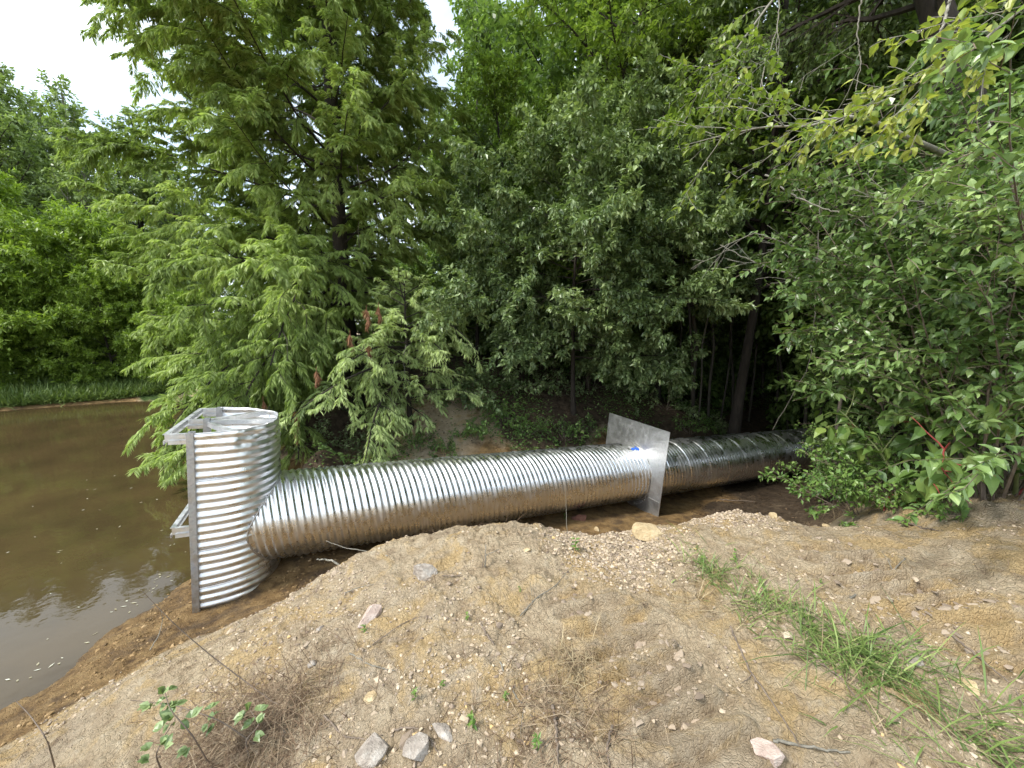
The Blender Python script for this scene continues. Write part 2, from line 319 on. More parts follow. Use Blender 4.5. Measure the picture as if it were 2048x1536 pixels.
def ground_material():
    m, nt, out = mat('bare_earth'); L = nt.links.new
    tc = N(nt, 'ShaderNodeTexCoord'); P = tc.outputs['Object']
    zc = N(nt, 'ShaderNodeAttribute', attribute_name='zone'); sp = N(nt, 'ShaderNodeSeparateColor'); L(zc.outputs['Color'], sp.inputs[0])
    n1 = noise(nt, 1.1, 6, .6, P, .4); n2 = noise(nt, 9, 8, .65, P); n3 = noise(nt, 85, 8, .78, P); n4 = noise(nt, 3.3, 6, .65, P, .8)
    dry = ramp(nt, n2.outputs[0], [(.28, (.27, .19, .115)), (.40, (.50, .38, .245)), (.58, (.60, .475, .315)), (.78, (.68, .58, .43))])
    grey = ramp(nt, n2.outputs[0], [(.3, (.25, .185, .13)), (.5, (.48, .385, .275)), (.72, (.64, .55, .43))])
    yel = ramp(nt, n4.outputs[0], [(.48, (0, 0, 0)), (.60, (1, 1, 1))])
    gm = ramp(nt, n1.outputs[0], [(.46, (0, 0, 0)), (.62, (.5, .5, .5))])
    c = mix(nt, gm.outputs[0], dry.outputs[0], grey.outputs[0])
    fy = N(nt, 'ShaderNodeMath', operation='MULTIPLY'); fy.inputs[1].default_value = .58; L(yel.outputs[0], fy.inputs[0])
    c = mix(nt, fy.outputs[0], c, (.62, .42, .17))
    mud = ramp(nt, n2.outputs[0], [(.30, (.12, .07, .032)), (.46, (.27, .165, .068)), (.62, (.40, .26, .115)), (.8, (.50, .36, .19))])
    n5 = noise(nt, 2.4, 6, .7, P, 1.0); dk = ramp(nt, n5.outputs[0], [(.50, (0, 0, 0)), (.62, (1, 1, 1))])
    fk = N(nt, 'ShaderNodeMath', operation='MULTIPLY'); fk.inputs[1].default_value = .65; L(dk.outputs[0], fk.inputs[0])
    mudc = mix(nt, fk.outputs[0], mud.outputs[0], (.09, .062, .045))
    forest = ramp(nt, n2.outputs[0], [(.3, (.045, .032, .02)), (.5, (.10, .07, .045)), (.75, (.19, .14, .09))])
    grass = ramp(nt, n2.outputs[0], [(.3, (.03, .055, .012)), (.6, (.07, .12, .025))])
    def thr(s, lo, hi):
        ad = N(nt, 'ShaderNodeMath', operation='MULTIPLY_ADD'); L(n4.outputs[0], ad.inputs[0]); ad.inputs[1].default_value = .5; L(s, ad.inputs[2])
        mr = N(nt, 'ShaderNodeMapRange'); mr.inputs[1].default_value = lo+.25; mr.inputs[2].default_value = hi+.25; L(ad.outputs[0], mr.inputs[0]); return mr.outputs[0]
    c = mix(nt, thr(sp.outputs[0], .38, .60), c, mudc)
    c = mix(nt, thr(sp.outputs[1], .42, .62), c, forest.outputs[0])
    c = mix(nt, thr(sp.outputs[2], .42, .62), c, grass.outputs[0])
    sp3 = ramp(nt, n3.outputs[0], [(.3, (.45, .43, .40)), (.47, (1, 1, 1)), (.75, (1.3, 1.3, 1.3))]); c = mix(nt, .8, c, sp3.outputs[0], 'MULTIPLY')
    p = N(nt, 'ShaderNodeBsdfPrincipled'); L(c, p.inputs['Base Color'])
    mr = N(nt, 'ShaderNodeMapRange'); L(sp.outputs[0], mr.inputs[0]); mr.inputs[3].default_value = .97; mr.inputs[4].default_value = .68; L(mr.outputs[0], p.inputs['Roughness'])
    p.inputs['Specular IOR Level'].default_value = .25
    vo = N(nt, 'ShaderNodeTexVoronoi'); vo.feature = 'DISTANCE_TO_EDGE'; vo.inputs['Scale'].default_value = 46
    wv = mix(nt, .06, P, n4.outputs['Color'], 'ADD'); L(wv, vo.inputs['Vector']); vr = N(nt, 'ShaderNodeMapRange'); vr.inputs[2].default_value = .12; L(vo.outputs['Distance'], vr.inputs[0])
    ad0 = N(nt, 'ShaderNodeMath', operation='ADD'); L(n2.outputs[0], ad0.inputs[0]); L(n3.outputs[0], ad0.inputs[1]); vm = N(nt, 'ShaderNodeMath', operation='MULTIPLY'); vm.inputs[1].default_value = .30; L(vr.outputs[0], vm.inputs[0])
    ad = N(nt, 'ShaderNodeMath', operation='ADD'); L(ad0.outputs[0], ad.inputs[0]); L(vm.outputs[0], ad.inputs[1])
    bm = N(nt, 'ShaderNodeBump'); bm.inputs['Strength'].default_value = 1.0; bm.inputs['Distance'].default_value = .035; L(ad.outputs[0], bm.inputs['Height']); L(bm.outputs[0], p.inputs['Normal'])
    L(p.outputs[0], out.inputs[0]); return m
mb, zn = ground_mesh()
g = mb.build('ground', ground_material(), smooth=True); tag(g, 'bare tan and grey clay mound, muddy trench and dark forest floor', kind='structure')
ca = g.data.attributes.new('zone', 'FLOAT_COLOR', 'POINT'); ca.data.foreach_set('color', np.concatenate([zn, np.ones((len(zn), 1))], 1).astype(np.float32).ravel())

# ------------------------------------------------------------------ water
m, nt, out = mat('muddy_water'); L = nt.links.new
tc = N(nt, 'ShaderNodeTexCoord'); n = noise(nt, 1.2, 3, .5, tc.outputs['Object']); n2 = noise(nt, 6, 3, .5, tc.outputs['Object'])
r = ramp(nt, n.outputs[0], [(.35, (.050, .035, .016)), (.65, (.070, .048, .021))])
p = N(nt, 'ShaderNodeBsdfPrincipled'); p.inputs['Roughness'].default_value = .04; p.inputs['IOR'].default_value = 1.33; L(r.outputs[0], p.inputs['Base Color'])
bm = N(nt, 'ShaderNodeBump'); bm.inputs['Strength'].default_value = .10; bm.inputs['Distance'].default_value = .02; L(n2.outputs[0], bm.inputs['Height']); L(bm.outputs[0], p.inputs['Normal'])
L(p.outputs[0], out.inputs[0]); M['water'] = m
wpoly = [(-2.45, 5.0), (-2.75, 3.6), (-2.75, 3.0), (-2.0, 1.5), (-2.5, -3), (-8, -12), (-70, -40), (-70, 30), (-20, 16), (-8, 12.5), (-3.4, 7.8), (-2.3, 6.0)]
mb = MB(); mb.add([(x, y, 0) for x, y in wpoly], [list(range(len(wpoly)))[::-1]])
tag(mb.build('water', M['water']), 'brown muddy pond water', kind='structure')

# ------------------------------------------------------------------ riser and pipe assembly
RX, RY, HT, HB = .575, .517, 1.01, .60
PITCHC = .0695
def W(a): return np.asarray(a, float)@AM.T+AO
structure = thing('riser_structure', 'ribbed half-round steel riser at the pond edge, joined to the long corrugated pipe', 'water control riser', loc2w(0, 0, -.54))
S0 = np.array(structure.location)
def part(mbx, name, m, parent=structure, smooth=False, flat=False):
    o = mbx.build(name, m, None, smooth, loc=S0); o.location = (0, 0, 0); o.parent = parent; return o
def riser_profile(u, z, amp=.0095):
    """horseshoe plan: straight legs then arc; u in 0..1"""
    th = (u-.5)*math.pi; cx = np.cos(th); sy = np.sin(th)
    k = 2.35; x = (RX)*np.sign(cx)*np.abs(cx)**(2/k*1.0); y = RY*np.sign(sy)*np.abs(sy)**(2/k)
    nx, ny = cx, sy
    ph = z/PITCHC+.9*(u-.5)*.5
    f = np.cos(2*math.pi*ph)
    f = 2*((1+f)/2)**.6-1
    # dents near the rim
    dn = np.clip((z-(HT-.34))/.25, 0, 1)*(.022*fbm(u*16, z*9, 3, 8)) + .002*fbm(u*9, z*5, 2, 18)
    return x+nx*(amp*f+dn), y+ny*(amp*f+dn)
u = np.linspace(0, 1, 110); zz = np.linspace(-HB, HT, int((HT+HB)/PITCHC*10))
U, Z = np.meshgrid(u, zz)
x, y = riser_profile(U.ravel(), Z.ravel()); zt = Z.ravel()+np.clip((Z.ravel()-.9)/.1, 0, 1)*.010*fbm(U.ravel()*9, U.ravel()*0+3, 3, 4)
V = np.stack([x, y, zt], 1)
# drop what lies inside the outlet pipe (an opening cut for it)
PR = .43
n, mm_ = len(zz), len(u); i = np.arange(n-1)[:, None]*mm_; j = np.arange(mm_-1)[None]
F = np.stack([i+j, i+j+1, i+mm_+j+1, i+mm_+j], -1).reshape(-1, 4)
ctr = V[F].mean(1); keep = ~((np.hypot(ctr[:, 1], ctr[:, 2]) < PR-.02) & (ctr[:, 0] > .1))
mb = MB(); mb.add(W(V), F[keep]); part(mb, 'riser_shell', M['riser'], smooth=True)
# seams of the lock joints
mb = MB()
for zc in (-.36, -.02, .29, .60):
    for dz in (0,):
        uu = np.linspace(.003, .997, 90); zq = zc+dz-.0+0*uu; x, y = riser_profile(uu, zq-.45*(uu-.5)*PITCHC, .010); th = (uu-.5)*math.pi
        pt = np.stack([x+np.cos(th)*.003, y+np.sin(th)*.003, zq], 1)
        ok = ~((np.hypot(pt[:, 1], pt[:, 2]) < PR+.02) & (pt[:, 0] > .1)); idx = np.where(ok)[0]
        for seg in np.split(idx, np.where(np.diff(idx) > 1)[0]+1):
            if len(seg) > 3: mb = MB(); tube(mb, W(pt[seg]), .0045, 5); part(mb, 'lock_seam', M['riser'], smooth=True)

# rim bead
uu = np.linspace(0, 1, 110); x, y = riser_profile(uu, np.full(110, HT)); zt = HT+.010*fbm(uu*9, uu*0+3, 3, 4)
mb = MB(); tube(mb, W(np.stack([x, y, zt], 1)), .0065, 6); part(mb, 'top_rim', M['frame'], smooth=True)
# vertical channels: near edge, centre, far edge
def channel(yc, ztop, zbot, wy=.055, wx=.048, parent=structure):
    mb = MB(); zc = (ztop+zbot)/2; h = ztop-zbot
    def b(cx, cy, sx, sy): box(mb, loc2w(cx, cy, zc), sx, sy, h, AM.T)
    b(.018, yc, .005, wy-.002); b(.018-wx/2, yc-wy/2, wx, .005); b(.018-wx/2, yc+wy/2, wx, .005)
    return mb
for k, yc in enumerate((-RY, 0, RY)):
    mbc = channel(yc*1.0, HT+.012, -HB-.02, .062 if k == 0 else .055)
    part(mbc, 'channel_post', M['post'])
# trash-rack brackets: angle iron frames standing off the face
def bar(mb, a, b, w_=.034, t=.004, up=(0, 0, 1), flip=1):
    """angle iron between local points a and b: a flat top leg and an upright leg"""
    a = np.array(a, float); b = np.array(b, float); d = nrm(b-a); upv = np.array(up, float); s = nrm(np.cross(d, upv)); upv = np.cross(s, d)
    ln = np.linalg.norm(b-a); c = (a+b)/2
    ax = np.stack([d, s, upv])@AM.T
    box(mb, W(c), ln, w_, t, ax); box(mb, W(c-upv*(w_/2)+s*flip*(w_/2-t/2)), ln, t, w_-t-.001, ax)
def bracket(z, off, y0, y1, mid=True):
    mb = MB()
    for dz in (0, -.052):
        bar(mb, (-off, y0+.0, z+dz), (-off, y1, z+dz), flip=1 if dz == 0 else -1)
        for yy in ([y0, 0, y1] if mid else [y0, y1]): bar(mb, (-.01, yy, z+dz+.0025), (-off+.018, yy, z+dz+.0025), flip=-1)
    for yy in ([y0, 0, y1] if mid else [y0, y1]): box(mb, loc2w(-off/2-.02, yy, z-.026), off-.03, .006, .062, AM.T)
    part(mb, 'rack_bracket', M['frame'])
bracket(HT+.0, .165, -RY-.004, RY+.004); bracket(.215, .145, -RY-.004, RY+.004)
# braces across the top
def brace(p, q, name='top_brace'):
    mb = MB(); bar(mb, p, q, .045, .005); part(mb, name, M['frame'])
brace((.01, .0, HT-.022), (.30, -.44, HT-.028)); brace((.012, .012, HT-.014), (.545, .05, HT-.018)); brace((.01, .024, HT-.004), (.42, .38, HT-.006))
# lifting wire at the rim
mb = MB(); tube(mb, W([(.43, .40, HT-.05), (.44, .41, HT+.01), (.452, .415, HT+.04), (.447, .41, HT-.04)]), .0022, 5); part(mb, 'wire_loop', M['bark'], smooth=True)
# ragged white edge where the sheet meets the mud
# pipe: two sections with a seep plate between
PD = .868
def pipe_mesh(x0, x1, pitch, lead, amp, join=False, seams=0, rough_=0.0):
    per = 8; nx = int((x1-x0)/pitch*per); na = 132
    xs = np.linspace(x0, x1, nx); th = np.arange(na)*2*math.pi/na; X, T = np.meshgrid(xs, th, indexing='ij'); X = X.ravel(); T = T.ravel()
    f = np.cos(2*math.pi*(X/pitch - lead*T/(2*math.pi)))
    r = PD/2+amp*f
    # strip lock-seam: a small sharp ridge once per 'lead' corrugations
    if seams:
        s = ((X/pitch-lead*T/(2*math.pi))/seams+.5) % 1.0; r = r+seam_h*np.exp(-((s-.5)*seams*pitch/.006)**2)
    r = r+.0014*fbm(X*1.2, T*2, 2, 6)+.0006*fbm(X*7, T*6, 2, 16)
    if join:
        # the start is cut to the riser's curve
        ys = r*np.cos(T); xr = RX*np.clip(1-np.abs(ys/RY)**2.35, 0, 1)**(1/2.35)-.02
        X = np.where(X < x0+.8, x0+(X-x0)*1.0, X); X = np.maximum(X, xr)
    V = np.stack([X, r*np.cos(T), r*np.sin(T)], 1)
    i = np.arange(nx-1)[:, None]*na; j = np.arange(na)[None]; k = (j+1) % na
    F = np.stack([i+j, i+k, i+na+k, i+na+j], -1).reshape(-1, 4)
    if join:
        P4 = V[F]; F = F[np.abs(P4[:, 0, 0]-P4[:, 2, 0]) > 1e-5]
    mb = MB(); mb.add(W(V), F); return mb
seam_h = .0035
XP = 5.33
part(pipe_mesh(.0, XP, .0655, 7, .0078, True, 7), 'pipe_barrel', M['pipe'], smooth=True)
seam_h = .010
part(pipe_mesh(XP, 15, .0655, 7, .0066, False, 7), 'pipe_barrel', M['pipe'], smooth=True)
# weld collar where the pipe enters the riser
mb = MB(); T = np.linspace(0, 2*math.pi, 160); ys = (PD/2+.006)*np.cos(T); zs = (PD/2+.006)*np.sin(T)
xr = RX*np.clip(1-np.abs(ys/RY)**2.35, 0, 1)**(1/2.35)+.006+.006*fbm(T*9, T*0, 3, 3)
tube(mb, W(np.stack([xr, ys, zs], 1)), .008+.005*np.abs(fbm(T*14, T*0+2, 2, 5)), 6); part(mb, 'weld_seam', M['weld'], smooth=True)
# seep plate
PS, PZ = 1.32, .128
mb = MB()
def plate_pt(a, b, dx=0):                      # a,b in -.5...5 ; a small twist as in the photograph
    return (XP+dx+.035*(b)+.0*a+.03*(a), a*PS, b*PS+PZ)
sq = []
segs = 48
for k in range(segs):
    t = (k/segs)*2*math.pi-math.pi*.75; c_, s_ = math.cos(t), math.sin(t); q = .5/max(abs(c_), abs(s_)); sq.append((c_*q, s_*q))
ring_o = [[plate_pt(a, b, dx) for a, b in sq] for dx in (-.004, .004)]
ring_i = [[(XP+dx, (PD/2+.002)*math.cos((k/segs)*2*math.pi-math.pi*.75), (PD/2+.002)*math.sin((k/segs)*2*math.pi-math.pi*.75)) for k in range(segs)] for dx in (-.004, .004)]
# interpolate inner ring onto the plate's plane
for l, dx in enumerate((-.004, .004)):
    ring_i[l] = [plate_pt(y_/PS, (z_-PZ)/PS, dx) for (_, y_, z_) in ring_i[l]]
V = np.array(ring_o[0]+ring_o[1]+ring_i[0]+ring_i[1]); F = []
for k in range(segs):
    k2 = (k+1) % segs; o0, o1, i0, i1 = 0, segs, 2*segs, 3*segs
    F += [[o0+k, i0+k, i0+k2, o0+k2], [o1+k, o1+k2, i1+k2, i1+k], [o0+k, o0+k2, o1+k2, o1+k], [i0+k, i1+k, i1+k2, i0+k2]]
mb.add(W(V), F); part(mb, 'seep_plate', M['plate'])
mb = MB(); T = np.linspace(0, 2*math.pi, 120); rr = PD/2+.012+.004*fbm(T*20, T*0, 2, 3)
tube(mb, W(np.stack([XP-.012+.02*np.sin(T), rr*np.cos(T), rr*np.sin(T)], 1)), .007+.004*np.abs(fbm(T*20, T*0+5, 2, 3)), 6); part(mb, 'plate_weld', M['weld'], smooth=True)
for t in (-.72, -.82, -.93, -1.05, -1.2):       # bolt heads low on the near side
    c_ = np.array([XP-.03, -(PD/2+.055)*math.cos(-t*1.0), -(PD/2+.055)*math.sin(-t)])
    mb = MB(); q = W(c_); tube(mb, [q, q-AM[:, 0]*.014], .011, 8, caps=True); part(mb, 'bolt', M['weld'])
mb = MB(); tube(mb, W([plate_pt(-.335, -.30+.01, -.008), plate_pt(-.498, -.285, -.008)]), .0032, 5); part(mb, 'plate_joint', M['weld'])
# blue paint mark
def pipe_patch(x0, x1, t0, t1, m, name, wob=.3):
    mb = MB(); xs = np.linspace(x0, x1, 24); ts = np.linspace(t0, t1, 12); X, T = np.meshgrid(xs, ts, indexing='ij')
    r = PD/2+.0078*np.cos(2*math.pi*(X/.0655-7*T/(2*math.pi)))+.0055; X2 = X+.02*np.sin(T*40)*wob; V = np.stack([X2, r*np.cos(T), r*np.sin(T)], -1).reshape(-1, 3)
    i = np.arange(23)[:, None]*12; j = np.arange(11)[None]; mb.add(W(V), np.stack([i+j, i+j+1, i+13+j, i+12+j], -1).reshape(-1, 4)); part(mb, name, m, smooth=True)
pipe_patch(XP-.21, XP-.04, math.pi*.60, math.pi*.635, M['blue'], 'blue_paint_mark')
pipe_patch(XP-.09, XP-.05, math.pi*.57, math.pi*.65, M['blue'], 'blue_paint_mark')

# ------------------------------------------------------------------ foliage tools
def leaves(mb, p, d, n, ln, wd, tone, shape='quad', droop=.0):
    """many leaves at once: base p, direction d, normal n, length ln, width wd"""
    N_ = len(p); d = nrm(d); s = nrm(np.cross(d, n)); n = np.cross(s, d)
    ln = np.broadcast_to(ln, (N_,))[:, None]; wd = np.broadcast_to(wd, (N_,))[:, None]; tone = np.broadcast_to(tone, (N_,))
    if shape == 'quad':
        V = np.stack([p, p+d*ln*.5+s*wd*.5, p+d*ln-n*ln*droop, p+d*ln*.5-s*wd*.5], 1); b = np.arange(N_)[:, None]*4
        F = b+np.array([[0, 1, 2, 3]]); k = 4
    elif shape == 'fold':
        V = np.stack([p, p+d*ln*.42+s*wd*.5+n*wd*.12, p+d*ln-n*ln*(.12+droop), p+d*ln*.42-s*wd*.5+n*wd*.12, p+d*ln*.45-n*wd*.05], 1); b = np.arange(N_)[:, None]*5
        F = np.concatenate([b+np.array([[0, 1, 2, 4]]), b+np.array([[0, 4, 2, 3]])]); k = 5
    else:  # 'full': eight-point leaf with a crease and a curled tip
        def q(a, sd, up): return p+d*ln*a+s*wd*sd+n*wd*up
        V = np.stack([p, q(.18, .30, .08), q(.42, .5, .13), q(.74, .30, .0), p+d*ln-n*ln*(.18+droop), q(.74, -.30, .0), q(.42, -.5, .13), q(.18, -.30, .08), q(.42, 0, -.02), q(.74, 0, -.10)], 1)
        b = np.arange(N_)[:, None]*10; k = 10
        F = np.concatenate([b+np.array([[0, 1, 2, 8]]), b+np.array([[0, 8, 6, 7]]), b+np.array([[8, 2, 3, 9]]), b+np.array([[8, 9, 5, 6]])])
        F3 = np.concatenate([b+np.array([[9, 3, 4]]), b+np.array([[9, 4, 5]])])
        n0 = mb.n; mb.add(V.reshape(-1, 3), F, np.repeat(tone, k)); mb.l.append((F3+n0).ravel().astype(np.int32)); mb.t.append(np.full(len(F3), 3, np.int32)); return
    mb.add(V.reshape(-1, 3), F, np.repeat(tone, k))

def rv(rng, n): return nrm(rng.normal(size=(n, 3)))
def curve(rng, p, d, L_, n, wig, trop, up=(0, 0, 1)):
    pts = [np.array(p, float)]; d = nrm(d); st = L_/n; up = np.array(up, float)
    for k in range(n):
        d = nrm(d+wig*rng.normal(size=3)+trop*up*(k+1)/n); pts.append(pts[-1]+d*st)
    return np.array(pts)
def perp(rng, t, ang, flat=0):
    """a direction leaving t at ang; flat>0 favours the horizontal plane"""
    r = rng.normal(size=3); r[2] *= (1-flat); r = r-t*np.dot(r, t); r = nrm(r); return nrm(t*math.cos(ang)+r*math.sin(ang))
def branch(rng, wood, twigs, p, d, L_, r, lv, P):
    """recursive limb; P[lv] = dict(n children, ratio, ang, wig, trop, flat, seg, start)"""
    q = P[lv]; pts = curve(rng, p, d, L_, q.get('seg', 6), q['wig'], q['trop'])
    n = len(pts); rad = np.linspace(r, r*.28, n)
    if r > q.get('minr', .0): tube(wood, pts, np.maximum(rad, .0018), 8 if r > .06 else 5 if r > .015 else 3)
    if lv == len(P)-1: twigs.append(pts); return
    if q.get('leafy'): twigs.append(pts[n//2:])
    k = q['n']; k = max(1, int(round(k*(L_/q['ref'])))) if 'ref' in q else k
    for i in range(k):
        f = q.get('start', .2)+(1-q.get('start', .2))*(i+rng.random())/k; x = f*(n-1); a = min(int(x), n-2); b = pts[a]+(pts[a+1]-pts[a])*(x-a); t = nrm(pts[a+1]-pts[a])
        cl = L_*q['ratio']*(1-.55*f)*rng.uniform(.7, 1.25)
        branch(rng, wood, twigs, b, perp(rng, t, R_(q['ang']*rng.uniform(.7, 1.25)), q.get('flat', 0)), cl, max(.002, r*(1-.7*f)*.5), lv+1, P)
def along(rng, twigs, per_m):
    """points and tangents spread along the twigs"""
    Pp, T = [], []
    for t in twigs:
        seg = np.diff(t, axis=0); ln = np.linalg.norm(seg, axis=1); k = max(1, int(ln.sum()*per_m*rng.uniform(.75, 1.25)))
        u = rng.random(k)*(len(t)-1); a = np.minimum(u.astype(int), len(t)-2); Pp.append(t[a]+seg[a]*(u-a)[:, None]); T.append(seg[a])
    return np.concatenate(Pp), nrm(np.concatenate(T))
DOWN = np.array([0, 0, -1.])

def cypress_leaves(rng, mb, twigs, per_m, ln=.10, wd=.013, droop=.45, tone0=.5):
    """feathery branchlets set in two ranks along each twig, tips hanging"""
    Pp, T = along(rng, twigs, per_m); n = len(Pp)
    side = nrm(np.cross(T, [0, 0, 1.])+1e-3)*np.where(rng.random(n) < .5, 1, -1)[:, None]
    d = nrm(T*.75+side*.8+DOWN*droop*rng.uniform(.3, 1.6, n)[:, None]+.22*rv(rng, n))
    nn = nrm(np.array([0, 0, 1.])+.6*rv(rng, n)+.3*side)
    base = fbm(Pp[:, 0]*1.1, Pp[:, 2]*1.1+Pp[:, 1], 2, 71)*.5
    tone = np.clip(tone0+base+.16*rng.normal(size=n), 0, 1)
    leaves(mb, Pp, d, nn, ln*rng.uniform(.6, 1.25, n), wd*rng.uniform(.7, 1.3, n), tone, 'quad', .15)
def broad_leaves(rng, mb, twigs, per_m, ln=.07, wd=.034, droop=.4, tone0=.5, shape='quad', upn=.9, spread=.9):
    Pp, T = along(rng, twigs, per_m); n = len(Pp)
    r = rv(rng, n); r = nrm(r-T*(r*T).sum(1, keepdims=True)*.8)
    d = nrm(T*.55+r*spread+DOWN*droop*rng.uniform(.1, 1.5, n)[:, None])
    nn = nrm(np.array([0, 0, 1.])*upn+.55*rv(rng, n)); tone = np.clip(tone0+.22*fbm(Pp[:, 0]*1.3, Pp[:, 2]*1.3-Pp[:, 1], 2, 72)+.18*rng.normal(size=n), 0, 1)
    leaves(mb, Pp, d, nn, ln*rng.uniform(.6, 1.25, n), wd*rng.uniform(.75, 1.2, n), tone, shape)

def tree_root(name, label, cat, x, y, group=None, z=None):
    z = g1(x, y)-.03 if z is None else z
    return thing(name, label, cat, (x, y, z), group), np.array([x, y, z])
def put(root, mb, name, m, smooth=False):
    o = mb.build(name, m, None, smooth, loc=np.array(root.location)); o.location = (0, 0, 0); o.parent = root; return o

# ------------------------------------------------------------------ bald cypress by the pond
def cypress(label, px, d, H, r0, nb, Lmax, seed, m, per_m, lean=(0, 0), zlow=.7, ln=.10, wd=.013, zmax=None, tone0=.5, group=None, extra=None, skip=None, name='bald_cypress', flatel=1.0, side=None):
    rng = np.random.default_rng(seed); b = at(px, 700, d); root, B = tree_root(name, label, 'tree', b[0], b[1], group)
    wood = MB(); trunkmb = MB(); tw = []
    T = curve(rng, B, (lean[0], lean[1], 1), H, 16, .02, .05); k = np.arange(17)/16
    rad = r0*(1-k*.88)+r0*.7*np.exp(-k*16); tube(trunkmb, T, rad, 12)
    P = [dict(n=22, ref=3.5, ratio=.40, ang=48, wig=.07, trop=.0, flat=.55, seg=9, start=.16, leafy=1),
         dict(n=10, ref=1.0, ratio=.42, ang=45, wig=.10, trop=-.22, flat=.7, seg=6, start=.12, leafy=1),
         dict(n=0, wig=.12, trop=-.30, seg=4, ratio=0, ang=0, minr=.0025)]
    for i in range(nb):
        f = (i+rng.random()*.8)/nb; h = zlow+(H-zlow)*f**.92*.97; a = i*2.399+rng.uniform(-.35, .35)
        x = h/H*16; j = min(int(x), 15); p = T[j]+(T[j+1]-T[j])*(x-j)
        el = R_(np.interp(f, [0, .15, .5, 1], [-6, 12, 38, 62])*flatel+rng.uniform(-7, 7)); Lb = Lmax*np.interp(f, [0, .12, .45, .8, 1], [.85, 1.05, .88, .55, .2])*rng.uniform(.75, 1.12)*(side(a) if side else 1)
        dd = np.array([math.sin(a)*math.cos(el), math.cos(a)*math.cos(el), math.sin(el)])
        if skip is not None and skip(p, dd, Lb): continue
        PP = [dict(P[0], trop=(.10 if f > .2 else -.02) if flatel == 1 else -.04)]+P[1:]
        branch(rng, wood, tw, p, dd, Lb, .010+.011*Lb/3*(1.2-f*.5), 0, PP)
    if extra:
        for (p, dd, Lb) in extra: branch(rng, wood, tw, np.array(p, float), np.array(dd, float), Lb, .012+.006*Lb, 0, [dict(P[0], trop=-.16)]+P[1:])
    put(root, trunkmb, 'trunk', M['bark'], True); put(root, wood, 'limbs', M['bark'])
    f = MB(); cypress_leaves(rng, f, tw, per_m, ln, wd, tone0=tone0); put(root, f, 'foliage', m); return root, tw
def dead_tuft(parent, p, L_, seed, m='dead'):
    rng = np.random.default_rng(seed); mb = MB(); p = np.array(p, float); tube(mb, [p+[0, 0, .05], p, p-[0, 0, L_]], .004, 4, .2)
    n = 240; f = rng.random(n)**.8; Pp = p-np.array([0, 0, 1.])*(f*L_)[:, None]; Pp = Pp+np.stack([np.sin(f*7+seed), np.cos(f*5+seed), 0*f], 1)*.012; d = nrm(rv(rng, n)*[1, 1, .5]*(.25+.9*vnoise(f*6+seed, f*0+seed, 3)[:, None]*(1.15-f[:, None]))+DOWN)
    leaves(mb, Pp, d, rv(rng, n), .09*rng.uniform(.5, 1.2, n), .010, np.clip(.5+.3*rng.normal(size=n), 0, 1)); put(parent, mb, 'dead_branch_tip', M[m])
tb = at(700, 700, 8.8)
low = [(tb+[-.1, -.1, 1.0], at(230, 800, 7.6)-(tb+[0, 0, 1.0]), 3.9), (tb+[-.1, -.1, 1.3], at(330, 700, 6.8)-(tb+[0, 0, 1.3]), 3.6), (tb+[-.1, -.1, .8], at(420, 770, 6.6)-(tb+[0, 0, .8]), 3.6),
       (tb+[-.1, -.1, 1.6], at(260, 560, 7.4)-(tb+[0, 0, 1.6]), 3.1), (tb+[-.1, -.1, .7], at(300, 850, 7.0)-(tb+[0, 0, .7]), 3.6), (tb+[-.1, -.1, .7], at(520, 800, 6.2)-(tb+[0, 0, .7]), 3.2), (tb+[-.1, 0, 1.9], at(480, 560, 5.9)-(tb+[0, 0, 1.9]), 3.6)]
big, _ = cypress('tall feathery bald cypress with drooping boughs over the pond behind the riser', 700, 8.8, 15.5, .17, 150, 3.9, 3, M['cypress'], 260, lean=(-.02, 0), extra=low, zlow=1.3, ln=.105, wd=.0165, tone0=.62, side=lambda a: 1-.36*max(0, math.sin(a-.25))**.7-.16*max(0, -math.cos(a)))
bp = at(590, 820, 6.0); dead_tuft(big, bp, .42, 11); dead_tuft(big, at(526, 800, 6.1), .25, 12)
yb = at(815, 800, 6.9)
yx = [(yb+[0, 0, .9], at(640, 650, 5.7)-(yb+[0, 0, .9]), 1.9), (yb+[0, 0, .7], at(560, 740, 5.4)-(yb+[0, 0, .7]), 2.2), (yb+[0, 0, .5], at(720, 860, 5.2)-(yb+[0, 0, .5]), 1.9), (yb+[0, 0, .5], at(640, 860, 5.3)-(yb+[0, 0, .5]), 2.0), (yb+[0, 0, 1.2], at(980, 560, 6.0)-(yb+[0, 0, 1.2]), 1.6), (yb+[0, 0, 1.0], at(900, 640, 5.8)-(yb+[0, 0, 1.0]), 1.4)]
young, _ = cypress('young pale green bald cypress with reddish brown dead tips on the bank above the pipe', 815, 6.9, 2.7, .045, 48, 1.12, 8, M['cypress_young'], 190, lean=(.06, -.10), zlow=.35, flatel=.55, extra=yx, tone0=.72, ln=.085, wd=.016)
for px, py, d, l in ((733, 618, 5.65, .24), (757, 612, 5.8, .18), (700, 668, 5.6, .16), (738, 690, 5.6, .2), (633, 742, 5.5, .14)): dead_tuft(young, at(px, py, d), l, px)

